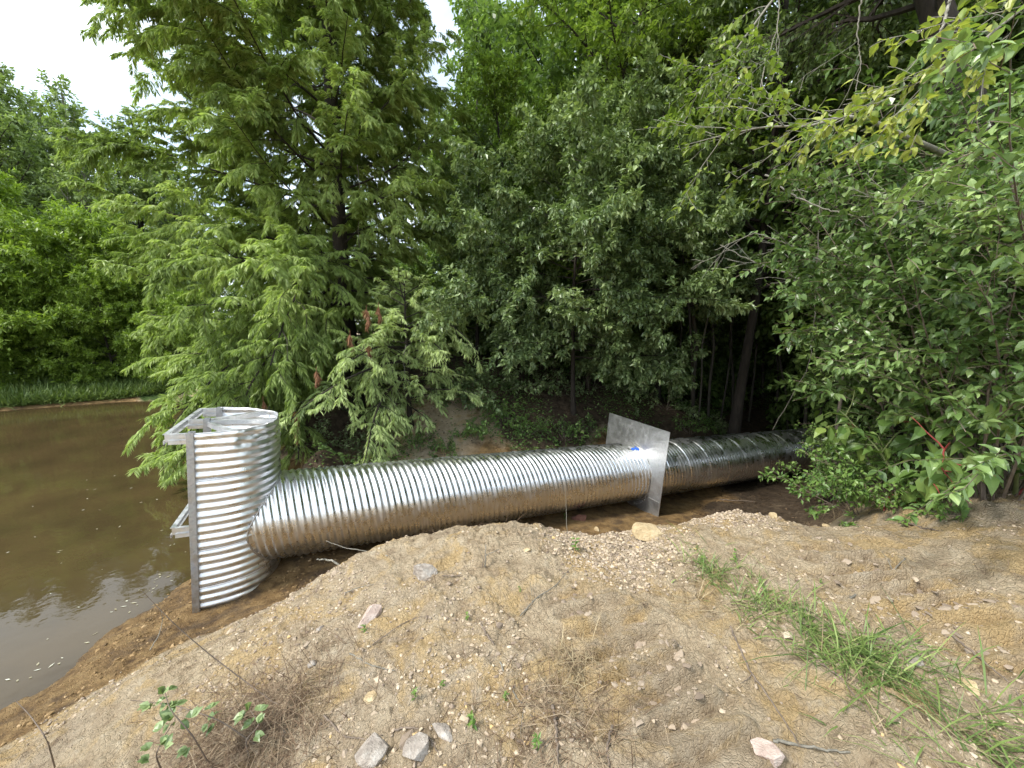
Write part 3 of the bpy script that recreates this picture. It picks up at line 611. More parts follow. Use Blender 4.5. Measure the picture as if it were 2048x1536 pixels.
# ------------------------------------------------------------------ trees on the far bank of the pond
def plain_tree(name, label, x, y, H, spread, seed, m, ln, wd, per_m, crown0=.25, nb=26, group=None, bark='bark', trop=.05, el=(15, 65), r0=None, shape='quad', droop=.4, lv2=7, root=None, tone0=.5, lean=(0, 0), z=None):
    rng = np.random.default_rng(seed); root, B = tree_root(name, label, 'tree' if H > 3.2 else 'shrub', x, y, group, z)
    wood = MB(); tmb = MB(); tw = []; r0 = r0 or H*.013
    T = curve(rng, B, (lean[0], lean[1], 1), H, 12, .04, .05); k = np.arange(13)/12; tube(tmb, T, r0*(1-.85*k)+r0*.4*np.exp(-k*18), 8)
    P = [dict(n=15, ref=spread, ratio=.42, ang=46, wig=.10, trop=trop, flat=.3, seg=6, start=.18, leafy=1), dict(n=lv2, ratio=.45, ang=46, wig=.14, trop=-.05, flat=.4, seg=4, start=.1, minr=.003, leafy=1), dict(n=0, wig=.15, trop=-.1, seg=3, ratio=0, ang=0, minr=.006)]
    for i in range(nb):
        f = (i+rng.random())/nb; h = H*(crown0+(1-crown0)*f*.98); x_ = h/H*12; j = min(int(x_), 11); p = T[j]+(T[j+1]-T[j])*(x_-j); a = i*2.399+rng.uniform(-.4, .4)
        e = R_(el[0]+(el[1]-el[0])*f+rng.uniform(-10, 10)); Lb = spread*np.interp(f, [0, .3, .7, 1], [.75, 1, .8, .3])*rng.uniform(.7, 1.2)
        branch(rng, wood, tw, p, (math.sin(a)*math.cos(e), math.cos(a)*math.cos(e), math.sin(e)), Lb, r0*.32*(1.1-f*.7), 0, P)
    put(root, tmb, 'trunk', M[bark], True); put(root, wood, 'limbs', M[bark]); f = MB(); broad_leaves(rng, f, tw, per_m, ln, wd, droop, tone0, shape); put(root, f, 'crown', M[m]); return root
def az_at(px, d): q = at(px, 700, d); return q[0], q[1]
FG = 'tall dark trees far across the pond'
far0 = plain_tree('far_tree', 'tallest dark green tree far across the pond, top against the sky at the left edge', *az_at(40, 46), 18.6, 5.0, 21, 'farleaf', .36, .16, 12, .08, 50, FG, trop=.12)
far1 = plain_tree('far_tree', 'dark tree across the pond with a pale trunk, beside the tallest far tree', *az_at(150, 47), 18.0, 4.6, 22, 'farleaf', .34, .16, 12, .10, 50, FG, bark='palebark', trop=.12)
for px, d, s, rz, lb in ((-60, 44, .95, 1, 'dark far tree cut by the left edge of the view across the pond'), (235, 44, 1.0, 2, 'dark far tree whose top meets the big cypress on its left side'),
                         (100, 40, .86, 3, 'lower dark tree in front of the tall far trees, above the bright shrubs'), (190, 38, .72, 4, 'dark rounded tree showing between bright shrub and cypress boughs'), (310, 42, .9, 5, 'far tree seen through the left boughs of the big cypress'),
                         (-140, 40, .8, .4, 'far tree beyond the left side of the pond'), (400, 40, .75, 2.2, 'far tree seen through the middle of the big cypress')):
    x, y = az_at(px, d); dup(far0 if rz % 2 else far1, (x, y, .6), rz, s, lb, FG)
BG = 'bright green shrubs on the far bank'
b0 = plain_tree('willow_shrub', 'tallest bright green leafy shrub on the far bank at the left edge', *az_at(30, 23.5), 7.2, 3.3, 31, 'bright', .20, .060, 40, .02, 46, BG, trop=.1, el=(0, 70), lv2=8)
b1 = plain_tree('willow_shrub', 'bright yellow green shrub in the middle of the far bank row', *az_at(190, 22.5), 5.6, 2.9, 32, 'bright', .19, .058, 40, .0, 44, BG, trop=.1, el=(-5, 65), lv2=8)
for px, d, s, rz, lb, src in ((-90, 22.5, .95, 1.1, 'bright shrub on the far bank cut by the left edge', b0), (110, 21.6, .62, 2.0, 'low bright shrub in front of the far bank row, near the grass', b1), (290, 21.5, .70, 3.1, 'bright shrub half hidden by the cypress boughs at the pond edge', b0), (-10, 21.6, .6, .5, 'low leafy shrub above the grass at the left edge', b1), (350, 19, .55, .9, 'greyer green shrub under the cypress boughs by the water', b1), (220, 20.6, .5, 2.9, 'small bright shrub at the end of the far grass', b0)):
    x, y = az_at(px, d); dup(src, (x, y, g1(x, y)), rz, s, lb, BG)

# ------------------------------------------------------------------ the wood behind the pipe
CG = 'broadleaf trees at the edge of the wood'
plain_tree('broadleaf_tree', 'wide layered dark green tree whose leaves catch pale light, above the pipe', *az_at(1150, 7.6), 5.3, 2.35, 41, 'broad', .095, .046, 72, .20, 72, CG, trop=.0, el=(-2, 40), r0=.045, shape='fold', lv2=8, tone0=.55)
plain_tree('broadleaf_tree', 'tall bright leafed tree rising to the top of the view beside the sky gap', *az_at(1228, 10), 12.5, 2.9, 42, 'topleaf', .13, .045, 50, .14, 70, CG, trop=.1, el=(0, 60), r0=.13, lv2=8, droop=.6)
plain_tree('broadleaf_tree', 'small yellow green tree between the cypress and the layered tree', *az_at(1010, 9.4), 6.4, 1.6, 43, 'topleaf', .095, .038, 60, .22, 44, CG, trop=.1, r0=.06, tone0=.35)
plain_tree('broadleaf_tree', 'tall dark tree filling the top of the view right of the bright tree', *az_at(1480, 9.0), 12.0, 3.1, 44, 'broad', .11, .05, 45, .26, 60, CG, trop=.05, r0=.10, lv2=8)
plain_tree('broadleaf_tree', 'slender tree with small leaves behind the sloping bank, beside the dark gap', *az_at(1320, 9.5), 7.5, 1.7, 45, 'broad', .09, .045, 55, .36, 44, CG, r0=.06)
WG = 'trees of the dark wood'
w0 = plain_tree('forest_tree', 'forest tree deep in the shade behind the layered tree', *az_at(1000, 16), 13, 3.6, 51, 'forest', .20, .095, 24, .06, 56, WG, r0=.13)
w1 = plain_tree('forest_tree', 'forest tree in the shade behind the dark gap', *az_at(1560, 17), 14, 3.6, 52, 'forest', .20, .095, 24, .16, 52, WG, r0=.14)
w2 = plain_tree('forest_tree', 'bushy forest tree behind the right thicket', *az_at(1800, 11), 11, 3.4, 53, 'forest', .15, .075, 34, .04, 60, WG, r0=.12)
rng = np.random.default_rng(99); k = 0
spots = [(-8+i*6.1+rng.uniform(-2, 2), dd+rng.uniform(-2, 2)) for i in range(13) for dd in ((15, 22, 30) if i < 9 else (11, 17, 26))]
words_d = {0: 'near', 1: 'middle', 2: 'far'}
for i, (az, dd) in enumerate(spots):
    a = R_(az); x, y = dd*math.sin(a), dd*math.cos(a)
    if 24 < az < 39 and dd < 31: continue
    dup([w0, w1, w2][i % 3], (x, y, hbase(x, y)[0]), rng.uniform(0, 6.2), rng.uniform(.85, 1.2)*(.028*dd+.10 if -15 < az < 0 else 1), 'green broadleaf tree in the depth of the dark wood behind the pipe', 'trees in the depth of the wood')
# understorey shrubs that close the view under the crowns
u0 = plain_tree('understorey_shrub', 'leafy shrub under the trees on the bank beyond the pipe', *az_at(1050, 12.5), 2.6, 1.5, 61, 'forest', .12, .06, 50, .0, 34, 'shrubs under the trees', r0=.02, el=(-5, 60))
for i in range(34):
    az = -14+i*2.3+rng.uniform(-1, 1); dd = rng.uniform(11.5, 17) if i % 2 else rng.uniform(17, 27); a = R_(az); x, y = dd*math.sin(a), dd*math.cos(a)
    if 23 < az < 38 and dd < 19: continue
    dup(u0, (x, y, hbase(x, y)[0]), rng.uniform(0, 6.2), rng.uniform(.8, 1.7), 'leafy shrub in the shade under the trees of the wood', 'shrubs in the shade of the wood')
# thin bare trunks in the dark gap
SG = 'thin trunks in the dark gap'
for i, (px, pt, d, r, topx) in enumerate(((1388, 790, 9.5, .055, 1405), (1365, 800, 10.5, .03, 1350), (1420, 790, 10, .035, 1440), (1445, 780, 11, .025, 1500), (1470, 770, 12, .04, 1452), (1400, 800, 8.8, .02, 1440), (1505, 760, 12, .03, 1560), (1530, 750, 14, .045, 1530), (1560, 745, 13, .035, 1580), (1590, 755, 12, .03, 1560), (1620, 760, 11, .04, 1640), (1340, 770, 12, .04, 1330), (950, 740, 13, .05, 955), (1200, 720, 12, .07, 1195), (1225, 730, 13, .05, 1240), (1000, 735, 14, .04, 1003), (1660, 770, 9, .035, 1700), (1700, 770, 8, .03, 1690), (1480, 770, 16, .05, 1490), (1545, 770, 17, .04, 1520))):
    rr = np.random.default_rng(200+i); b = at(px, pt, d); t = at(topx, 180, d+rr.uniform(-.5, .5)); z = hbase(b[0], b[1])[0]; b[2] = z-.05
    lab = ['thickest thin trunk left of the dark gap', 'slim trunk leaning beside the thickest thin trunk', 'slim crooked trunk right of the thickest thin trunk', 'slender stem leaning right in the dark gap', 'dark straight stem in the dark gap', 'sapling curving in front of the trunks', 'slender stem bending right over the grass patch', 'dark trunk behind the light grass patch', 'dark stem right of the light grass patch', 'stem crossing left near the right thicket', 'dark stem at the edge of the right thicket', 'slim trunk behind the ivy covered bank', 'thin trunk seen right of the young cypress', 'thick dark trunk in the middle of the layered tree', 'dark trunk beside the thick one under the layered tree', 'thin far trunk right of the young cypress', 'stem behind the right thicket leaves', 'pale stem inside the right thicket', 'distant trunk deep in the dark gap', 'distant leaning trunk deep in the dark gap'][i]
    root = thing('sapling', lab, 'tree', b, SG); ctrl = np.array([b+(t-b)*f+np.array([rr.normal()*.10, rr.normal()*.10, 0])*math.sin(f*3.1) for f in np.linspace(0, 1, 9)])
    mb = MB(); tube(mb, ctrl, np.linspace(r, r*.5, 9), 7); put(root, mb, 'trunk', M['sapling'], True)
    mb = MB(); tw = []
    for q in range(7):
        p = ctrl[int(rr.integers(2, 8))]; branch(rr, mb, tw, p, perp(rr, nrm(t-b), 1.0), rr.uniform(.5, 1.1), r*.3, 0, [dict(n=5, ratio=.5, ang=40, wig=.12, trop=.1, seg=6), dict(n=0, wig=.15, trop=0, seg=4, ratio=0, ang=0)])
    put(root, mb, 'limbs', M['bark']); f = MB(); broad_leaves(rr, f, tw, 22, .08, .04); put(root, f, 'leaves', M['forest'])
# dense wood further off, closing the horizon
for i in range(46):
    az = -70+i*3.35+rng.uniform(-1, 1); dd = rng.uniform(52, 60) if az < -28 else rng.uniform(32, 44); a = R_(az); x, y = dd*math.sin(a), dd*math.cos(a)
    dup([w0, w2, w2][i % 3], (x, y, .8), rng.uniform(0, 6.2), rng.uniform(.8, 1.1)*(1.2 if dd > 48 else .95)*(.75 if -15 < az < 1 else 1), 'distant broadleaf tree closing the view far behind the pond and wood', 'distant trees closing the view')

# ------------------------------------------------------------------ placing on the ground
def on_ground(px, py, far=40):
    v = raydir(px, py); v = v/np.linalg.norm(v); t = np.arange(.6, far, .02); P = np.array([0, 0, CAM_H])+v*t[:, None]
    h = hbase(P[:, 0], P[:, 1]); k = np.argmax(P[:, 2] < h); p = P[k] if P[k, 2] < h[k] else P[-1]; return np.array([p[0], p[1], g1(p[0], p[1])])
def bush(name, label, p, H, spread, stems, seed, m, ln, wd, per_m, shape='fold', group=None, cat='shrub', barkm='twig', droop=.4, tone0=.5, lean=(0, 0), trop=-.03, kids=8, r=.011, el=(50, 88), split=False, stemname='stem'):
    rng = np.random.default_rng(seed); p = np.array(p, float); root = thing(name, label, cat, p, group); wood = MB(); tw = []
    P = [dict(n=kids, ratio=.46, ang=42, wig=.08, trop=trop, seg=8, start=.15, leafy=1), dict(n=5, ratio=.5, ang=42, wig=.14, trop=-.04, seg=5, start=.1, leafy=1), dict(n=0, wig=.15, trop=-.05, seg=3, ratio=0, ang=0)]
    for i in range(stems):
        a = i*2.399+rng.uniform(-.4, .4); e = R_(rng.uniform(*el)); q = rng.random()**.5
        dd = nrm(np.array([math.sin(a)*math.cos(e)*spread/H*1.3+lean[0], math.cos(a)*math.cos(e)*spread/H*1.3+lean[1], math.sin(e)]))
        branch(rng, wood, tw, p+[math.sin(a)*.1*q*spread, math.cos(a)*.1*q*spread, 0], dd, H*rng.uniform(.7, 1.1), r, 0, P)
    put(root, wood, 'stems', M[barkm]); f = MB(); broad_leaves(rng, f, tw, per_m, ln, wd, droop, tone0, shape); put(root, f, 'foliage', M[m]); return root

# ------------------------------------------------------------------ right thicket
TG = 'shrubs of the right thicket'
for i, (px, d, H, sp, st, ln, tn, lb) in enumerate((
        (1880, 4.9, 2.3, .85, 11, .075, .50, 'leafy shrub at the near edge of the thicket, reaching over the pipe end'),
        (1930, 6.6, 3.4, 1.0, 12, .07, .40, 'taller dark shrub behind the edge of the thicket, above the pipe end'),
        (1955, 4.6, 2.7, 1.0, 12, .072, .55, 'dense small leaved shrub in the middle of the thicket above the grey bank'),
        (2030, 5.8, 4.0, 1.2, 14, .07, .45, 'tall dark shrub behind the middle of the thicket'),
        (2060, 4.3, 2.7, 1.2, 16, .068, .60, 'fresh green shrub of the thicket cut by the right edge of the view'),
        (2130, 5.2, 3.6, 1.4, 14, .07, .45, 'shrub of the thicket mostly beyond the right edge of the view'),
        (2000, 7.2, 3.6, 1.2, 14, .07, .40, 'dark shrub deep in the thicket between trunk and pipe end'))):
    x, y = az_at(px, d); bush('thicket_shrub', lb, (x, y, g1(x, y)-.05), H, sp, st, 300+i, 'thicket', ln*(1.2 if i not in (4, 2) else .95), ln*(.64 if i not in (4, 2) else .52), 44 if i not in (4, 2) else 56, 'fold' if i not in (4, 2, 0) else 'full', TG, tone0=tn-.08, r=.010, el=(40, 88))
for i, (px, py, H, lb) in enumerate(((1660, 985, .75, 'low bush hiding the underside of the pipe end'), (1720, 1010, .7, 'low bush on the slope between grey bank and trench'), (1640, 930, .9, 'small bush against the side of the pipe end'), (1790, 985, .6, 'low leafy weed bush at the top of the grey bank slope'), (1700, 930, 1.1, 'bush rising in front of the pipe end under the thicket'), (1600, 880, .5, 'sprig of leaves lying against the pipe end'))):
    p = on_ground(px, py+25); bush('low_bush', lb, p-[0, 0, .03], H, .55, 12, 330+i, 'weed', .05, .027, 70, 'fold', 'low bushes at the foot of the thicket', tone0=.5, r=.004, el=(25, 85), kids=6)
# old tree with a leaning trunk at the right
def big_right_tree():
    rng = np.random.default_rng(77); pts = np.array([at(2040, 1000, 6.6), at(2015, 700, 6.5), at(1965, 320, 6.2), at(1895, 90, 6.0), at(1845, -60, 6.0), at(1800, -200, 6.2)]); pts[0][2] = hbase(pts[0][0], pts[0][1])[0]-.1
    pts = np.concatenate([pts, [pts[-1]+[-.6, .3, 1.6], pts[-1]+[-1.0, .6, 3.5]]])
    root = thing('leaning_tree', 'old dark tree with a thick trunk leaning left above the right thicket', 'tree', pts[0]); mb = MB()
    f = np.linspace(0, 1, 40); k = np.linspace(0, 1, len(pts)); T = np.stack([np.interp(f, k, pts[:, i]) for i in range(3)], 1); T[1:-1] = (T[:-2]+T[1:-1]*2+T[2:])/4; tube(mb, T, .19-.14*f, 12); put(root, mb, 'trunk', M['bark'], True)
    wood = MB(); tw = []; P = [dict(n=15, ratio=.42, ang=46, wig=.09, trop=-.02, flat=.3, seg=7, start=.2, leafy=1), dict(n=8, ratio=.45, ang=45, wig=.14, trop=-.08, seg=5, start=.1, leafy=1), dict(n=0, wig=.15, trop=-.1, seg=3, ratio=0, ang=0, minr=.004)]
    for i in range(26):
        j = int(rng.uniform(17, 39)); a = i*2.399; e = R_(rng.uniform(-8, 45)); dd = np.array([math.sin(a)*math.cos(e), math.cos(a)*math.cos(e), math.sin(e)])
        if dd[1] < -.5: dd[1] *= .4
        branch(rng, wood, tw, T[j], dd, rng.uniform(1.6, 3.0), .035, 0, P)
    put(root, wood, 'limbs', M['bark']); f = MB(); broad_leaves(rng, f, tw, 46, .075, .038, .5, .5, 'fold'); put(root, f, 'crown', M['broad']); return T
TR = big_right_tree()
def leafy_bough(name, label, pts, r0, m, seed, barkm='palebark', ln=.075, wd=.038, per_m=20, side=11, slen=.5, tone0=.6, root=None, r1=.25, droop=.35, cat='branch', shape='full', f0=0.15):
    rng = np.random.default_rng(seed); pts = np.array(pts, float); k = np.linspace(0, 1, len(pts)); f = np.linspace(0, 1, 24); T = np.stack([np.interp(f, k, pts[:, i]) for i in range(3)], 1); T[1:-1] = (T[:-2]+T[1:-1]*2+T[2:])/4
    root = root or thing(name, label, cat, pts[0]); wood = MB(); tw = [T[16:]]; tube(wood, T, r0*(1-(1-r1)*f), 8)
    P = [dict(n=5, ratio=.5, ang=40, wig=.12, trop=-.03, flat=.5, seg=6, start=.2, leafy=1), dict(n=0, wig=.15, trop=-.05, seg=4, ratio=0, ang=0)]
    for i in range(side):
        j = int((f0+(.97-f0)*(i+rng.random())/side)*22); branch(rng, wood, tw, T[j], perp(rng, nrm(T[j+1]-T[j]), R_(rng.uniform(30, 60)), .4), slen*rng.uniform(.6, 1.2), r0*.35*(1-.6*j/23), 0, P)
    put(root, wood, 'wood', M[barkm], True); g_ = MB(); broad_leaves(rng, g_, tw, per_m, ln, wd, droop, tone0, shape); put(root, g_, 'leaves', M[m]); return root
leafy_bough('leafy_branch', 'long pale branch with yellow green leaves reaching left from the leaning tree', [at(1985, 350, 5.3), at(1900, 312, 4.6), at(1800, 268, 4.2), at(1723, 232, 3.95), at(1669, 236, 3.9), at(1621, 254, 3.85), at(1530, 252, 3.8), at(1440, 272, 3.75), at(1370, 290, 3.7)], .022, 'elm', 401, per_m=26, f0=.45, side=14, slen=.62, tone0=.35, r1=.10, ln=.07)
leafy_bough('leafy_branch', 'branch of yellow leaves hanging diagonally in the top right corner', [at(2150, -60, 3.6), at(2040, 20, 3.5), at(1930, 110, 3.4), at(1830, 170, 3.4), at(1740, 190, 3.4)], .009, 'elm', 402, per_m=34, side=16, slen=.5, tone0=.75, r1=.2, ln=.062)
leafy_bough('leafy_branch', 'light green twig of leaves hanging from the top beside the pale branch', [at(1560, -20, 4.4), at(1500, 60, 4.3), at(1450, 130, 4.2), at(1410, 160, 4.2)], .010, 'elm', 403, per_m=34, side=12, slen=.55, tone0=.3, ln=.065)
leafy_bough('leafy_branch', 'arching green spray of paired leaves at the right edge of the view', [at(2120, 640, 3.3), at(2060, 480, 3.2), at(2010, 330, 3.15), at(1960, 300, 3.1), at(1880, 330, 3.1)], .008, 'thicket', 404, per_m=50, side=12, slen=.35, tone0=.75, ln=.05, wd=.026, barkm='twig')
leafy_bough('leafy_branch', 'slanting branch with sparse leaves above the middle of the thicket', [at(2080, 420, 4.2), at(1930, 410, 4.0), at(1800, 400, 3.9), at(1700, 390, 3.9)], .008, 'thicket', 405, per_m=40, side=12, slen=.4, tone0=.8, ln=.052)
# bare vines and dead twigs
VG = 'bare vines and dead twigs of the thicket'
def vine(label, pp, r, m='vine', name='bare_vine', cat='vine', twigs=0, seed=0):
    rng = np.random.default_rng(seed); pts = np.array([at(*q) for q in pp]); k = np.linspace(0, 1, len(pts)); f = np.linspace(0, 1, 40)
    T = np.stack([np.interp(f, k, pts[:, i]) for i in range(3)], 1)
    for _ in range(3): T[1:-1] = (T[:-2]+T[1:-1]*2+T[2:])/4
    T[1:-1] += rng.normal(size=(38, 3))*.004
    root = thing(name, label, cat, T[0], VG); mb = MB(); tube(mb, T, r*(1-.6*f), 6); put(root, mb, 'main_stem', M[m], True)
    for q in range(twigs):
        j = rng.integers(8, 36); mb = MB(); branch(rng, mb, [], T[j], perp(rng, nrm(T[j+1]-T[j]), .6, .2), rng.uniform(.25, .6), r*.4, 0, [dict(n=3, ratio=.5, ang=38, wig=.12, trop=0, seg=5), dict(n=0, wig=.15, trop=0, seg=3, ratio=0, ang=0)]); put(root, mb, 'side_twig', M[m])
vine('pale bare dead branch slanting down in the dark gap, forked at its tip', [(1700, 590, 5.0), (1640, 575, 4.9), (1570, 545, 4.8), (1500, 520, 4.7), (1440, 490, 4.7)], .010, 'palebark', 'dead_branch', 'branch', 6, 1)
vine('bare dead branch above the forked one, reaching left into the dark gap', [(1640, 520, 5.2), (1580, 490, 5.1), (1510, 465, 5.0), (1430, 500, 5.0)], .007, 'palebark', 'dead_branch', 'branch', 5, 2)
vine('pale bare branch slanting down right under the long leafy branch', [(1530, 350, 4.6), (1575, 385, 4.6), (1640, 415, 4.6), (1700, 430, 4.6), (1790, 440, 4.6)], .009, 'palebark', 'dead_branch', 'branch', 4, 3)
vine('thin vine hanging in the dark gap with a loop at its foot', [(1640, 400, 5.2), (1632, 560, 5.2), (1628, 650, 5.3), (1620, 730, 5.4), (1545, 860, 5.6)], .006, seed=4)
vine('pair of thin grey vines hanging from the top between branch and leaning trunk', [(1725, -20, 4.4), (1715, 60, 4.4), (1722, 130, 4.4), (1700, 240, 4.4)], .006, seed=5, twigs=2)
vine('thick pale vine hanging beside the leaning trunk at the top', [(1905, -20, 4.0), (1890, 40, 4.0), (1872, 80, 4.0), (1855, 115, 4.0)], .010, 'palebark', seed=6, twigs=1)
vine('tangled bare twigs hanging at the top, left of the long pale branch', [(1560, -20, 5.0), (1555, 60, 5.0), (1530, 130, 5.0), (1520, 180, 5.0)], .006, 'palebark', seed=7, twigs=6)
vine('long pale stem crossing the thicket above the big leaves', [(2100, 520, 3.8), (2010, 560, 3.9), (1900, 590, 4.0), (1810, 620, 4.1)], .006, 'palebark', seed=8)
vine('thin straight stem slanting through the thicket beside the big leaves', [(2020, 610, 3.7), (1960, 650, 3.8), (1900, 690, 3.9)], .005, 'palebark', seed=9)
vine('thin pale vine hanging in front of the big cypress trunk', [(715, 330, 7.6), (722, 400, 7.6), (716, 460, 7.6), (722, 530, 7.6)], .007, seed=10)
vine('thin vine curling on the dark bank below the young cypress', [(812, 690, 6.3), (806, 720, 6.3), (812, 760, 6.3), (830, 775, 6.3)], .006, 'palebark', seed=11)

# ------------------------------------------------------------------ pokeweed with red stems
PG = 'pokeweed plants with big leaves on the grey bank'
def pokeweed(label, p, H, seed, lean, nst=4, big=.19):
    rng = np.random.default_rng(seed); p = np.array(p, float); root = thing('pokeweed', label, 'plant', p, PG); f = MB()
    for s_ in range(nst):
        a = rng.uniform(0, 6.28); d = nrm(np.array([math.sin(a)*.45+lean[0], math.cos(a)*.45+lean[1], 1.0])); T = curve(rng, p, d, H*rng.uniform(.75, 1.1), 12, .07, -.07)
        mb = MB(); tube(mb, T, np.linspace(.014, .004, 13), 7)
        tips = []
        for q in range(6):
            j = int(rng.integers(3, 12)); dd = perp(rng, nrm(T[j]-T[j-1]), 1.0, .3); S = curve(rng, T[j], dd, H*.28, 5, .1, -.1); tube(mb, S, np.linspace(.006, .002, 6), 5); tips.append(S)
        put(root, mb, 'stem', M['redstem' if s_ == 0 else 'greenstem'], True)
        tw = tips+[T[3:]]; Pp, Tn = along(rng, tw, 13); n = len(Pp); r = rv(rng, n); d2 = nrm(Tn*.5+r*[1, 1, .3]+DOWN*rng.uniform(.1, 1.0, n)[:, None]); sz = big*rng.uniform(.45, 1.1, n)
        leaves(f, Pp, d2, nrm(np.array([0, -.3, 1.])+.5*rv(rng, n)), sz, sz*.5, np.clip(.5+.22*rng.normal(size=n), 0, 1), 'full', .15)
    put(root, f, 'foliage', M['poke']); return root
for i, (px, py, H, ln_, lb) in enumerate(((1830, 1010, .95, (-.25, -.1), 'pokeweed with a red stem arching to the ground on the grey bank'), (1900, 960, 1.0, (-.1, -.2), 'large leaved pokeweed in the middle of the thicket foot'),
        (1740, 965, 1.15, (-.35, -.1), 'pokeweed leaning left with wilting leaves above the pipe end'), (2030, 985, .9, (0, -.2), 'big leaved pokeweed at the right edge above the grey bank'), (1960, 900, 1.2, (0, -.1), 'tall pokeweed behind the others with drooping leaves'))):
    pokeweed(lb, on_ground(px, py)-[0, 0, .02], H, 500+i, ln_)
# fallen red stem on the bank
def stick(name, label, pp, r, m, cat='stick', group=None, lift=.006, seed=0, ground_=True, kids=0):
    rng = np.random.default_rng(seed); P_ = []
    for q in pp:
        if len(q) == 2: b = on_ground(*q); b[2] += lift
        else: b = at(*q)
        P_.append(b)
    P_ = np.array(P_); k = np.linspace(0, 1, len(P_)); f = np.linspace(0, 1, 8*len(P_)); T = np.stack([np.interp(f, k, P_[:, i]) for i in range(3)], 1)
    for _ in range(2): T[1:-1] = (T[:-2]+T[1:-1]*2+T[2:])/4
    T[1:-1] += rng.normal(size=(len(T)-2, 3))*r*.35
    mb = MB(); tube(mb, T, r*(1-.55*f), 6, rng.random(), True)
    for _ in range(kids):
        j = int(rng.integers(3, len(T)-3)); tube(mb, curve(rng, T[j], perp(rng, nrm(T[j+1]-T[j]), .7, .5), .12, 4, .1, 0), [r*.5, r*.4, r*.35, r*.3, r*.2], 5)
    o = mb.build(name, M[m], None, True, loc=P_[0]); return tag(o, label, cat, group)
stick('fallen_stem', 'forked red plant stem fallen on the grey bank below the pokeweed', [(1830, 985), (1800, 1000), (1772, 1012), (1765, 1035)], .012, 'redstem', 'stem', lift=.03, kids=2)

# ------------------------------------------------------------------ bank beyond the pipe: plants and cover
UG = 'leafy plants on the bank beyond the pipe'
ul = [(925, 800, .7, .10, 'large leaved plant on the bank below the young cypress'), (985, 770, .8, .09, 'dark leaved plant at the top of the bank right of the young cypress'), (1010, 830, .45, .06, 'small plant with a yellow tip on the middle of the bank'), (950, 860, .4, .06, 'light green plant low on the bank above the pipe'),
      (1060, 850, .45, .06, 'bushy light green plant low on the bank left of the seep plate'), (1130, 860, .4, .055, 'low bright plant on the bank beside the seep plate'), (1180, 845, .35, .055, 'small green plant touching the seep plate'), (1110, 775, .8, .07, 'dark plant in the shade under the layered tree'), (1180, 760, 1.0, .07, 'ivy covered clump under the layered tree'), (1260, 780, 1.1, .07, 'tall dark leafy clump behind the seep plate'), (1330, 800, .8, .07, 'dark plant above the top corner of the seep plate'),
      (1380, 850, .45, .06, 'plant with pale leaves just above the pipe beyond the seep plate'), (1440, 850, .4, .06, 'low pale leafed plant above the far pipe'), (700, 890, .5, .05, 'small plant beneath the cypress tips just above the pipe'), (760, 880, .45, .05, 'weed on the shaded bank under the young cypress'), (840, 880, .4, .05, 'green weed below the bare earth patch of the bank'), (640, 880, .6, .05, 'dark weed beside the riser under the cypress boughs'), (890, 890, .3, .05, 'short bright weed directly above the middle of the pipe'), (1290, 740, 1.3, .07, 'tall ivy mass left of the dark gap'), (1220, 700, 1.5, .07, 'vine covered shrub deep under the layered tree')]
for i, (px, py, H, ln, lb) in enumerate(ul):
    p = on_ground(px, py+18); bush('bank_plant', lb, p-[0, 0, .02], H, H*.9, 9, 600+i, 'weed' if i in (2, 3, 4, 5, 6, 11, 15, 17) else 'broad', ln, ln*.55, 46, 'fold', UG, 'plant', r=.005, el=(20, 85), kids=5, tone0=.55)
rng = np.random.default_rng(5)
def scatter(n, x0, x1, y0, y1, f):
    x = rng.uniform(x0, x1, n); y = rng.uniform(y0, y1, n); k = f(x, y); x, y = x[k], y[k]; return x, y, ground(x, y)
def inlocal(x, y):
    P_ = np.stack([x-AO[0], y-AO[1], 0*x], 1)@AM; return P_[:, 0], P_[:, 1]
def covermask(x, y):
    lx, ly = inlocal(x, y); zn = zones(x, y); den = np.clip(.35+1.6*fbm(x*.9, y*.9, 3, 41), 0, 1)
    return (ly > .75) & (zn[:, 1] > .35) & (rng.random(len(x)) < den) & (hbase(x, y) > .12)
x, y, z = scatter(150000, -4, 10, 4.2, 15, covermask)
mb = MB(); n = len(x); P_ = np.stack([x, y, z+rng.random(n)**2*.22*np.clip(.3+fbm(x*2, y*2, 2, 43)+.4, 0, 1)], 1)
leaves(mb, P_, rv(rng, n)*[1, 1, .4], nrm(np.array([0, -.3, 1.])+.5*rv(rng, n)), .055*rng.uniform(.5, 1.4, n), .030*rng.uniform(.6, 1.2, n), np.clip(.5+.25*rng.normal(size=n), 0, 1), 'fold')
tag(mb.build('ground_cover', M['weed']), 'low green ground cover creeping over the shaded bank', 'ground cover', kind='stuff')
# fallen leaves and litter on the forest floor and trench
x, y, z = scatter(60000, -3, 14, 3.5, 18, lambda x, y: (zones(x, y)[:, 1] > .3))
mb = MB(); n = len(x); leaves(mb, np.stack([x, y, z+.004], 1), rv(rng, n)*[1, 1, .15], nrm(np.array([0, 0, 1.])+.35*rv(rng, n)), .05*rng.uniform(.5, 1.5, n), .022*rng.uniform(.4, 1.2, n), np.clip(.3+.3*rng.normal(size=n), 0, 1), 'fold')
M['litter'] = leafmat('leaf_litter', (.04, .025, .015), (.10, .065, .038), (.22, .16, .10), .1, .8, .2)
tag(mb.build('leaf_litter', M['litter']), 'brown leaf litter on the shaded floor beyond the trench', 'leaf litter', kind='stuff')

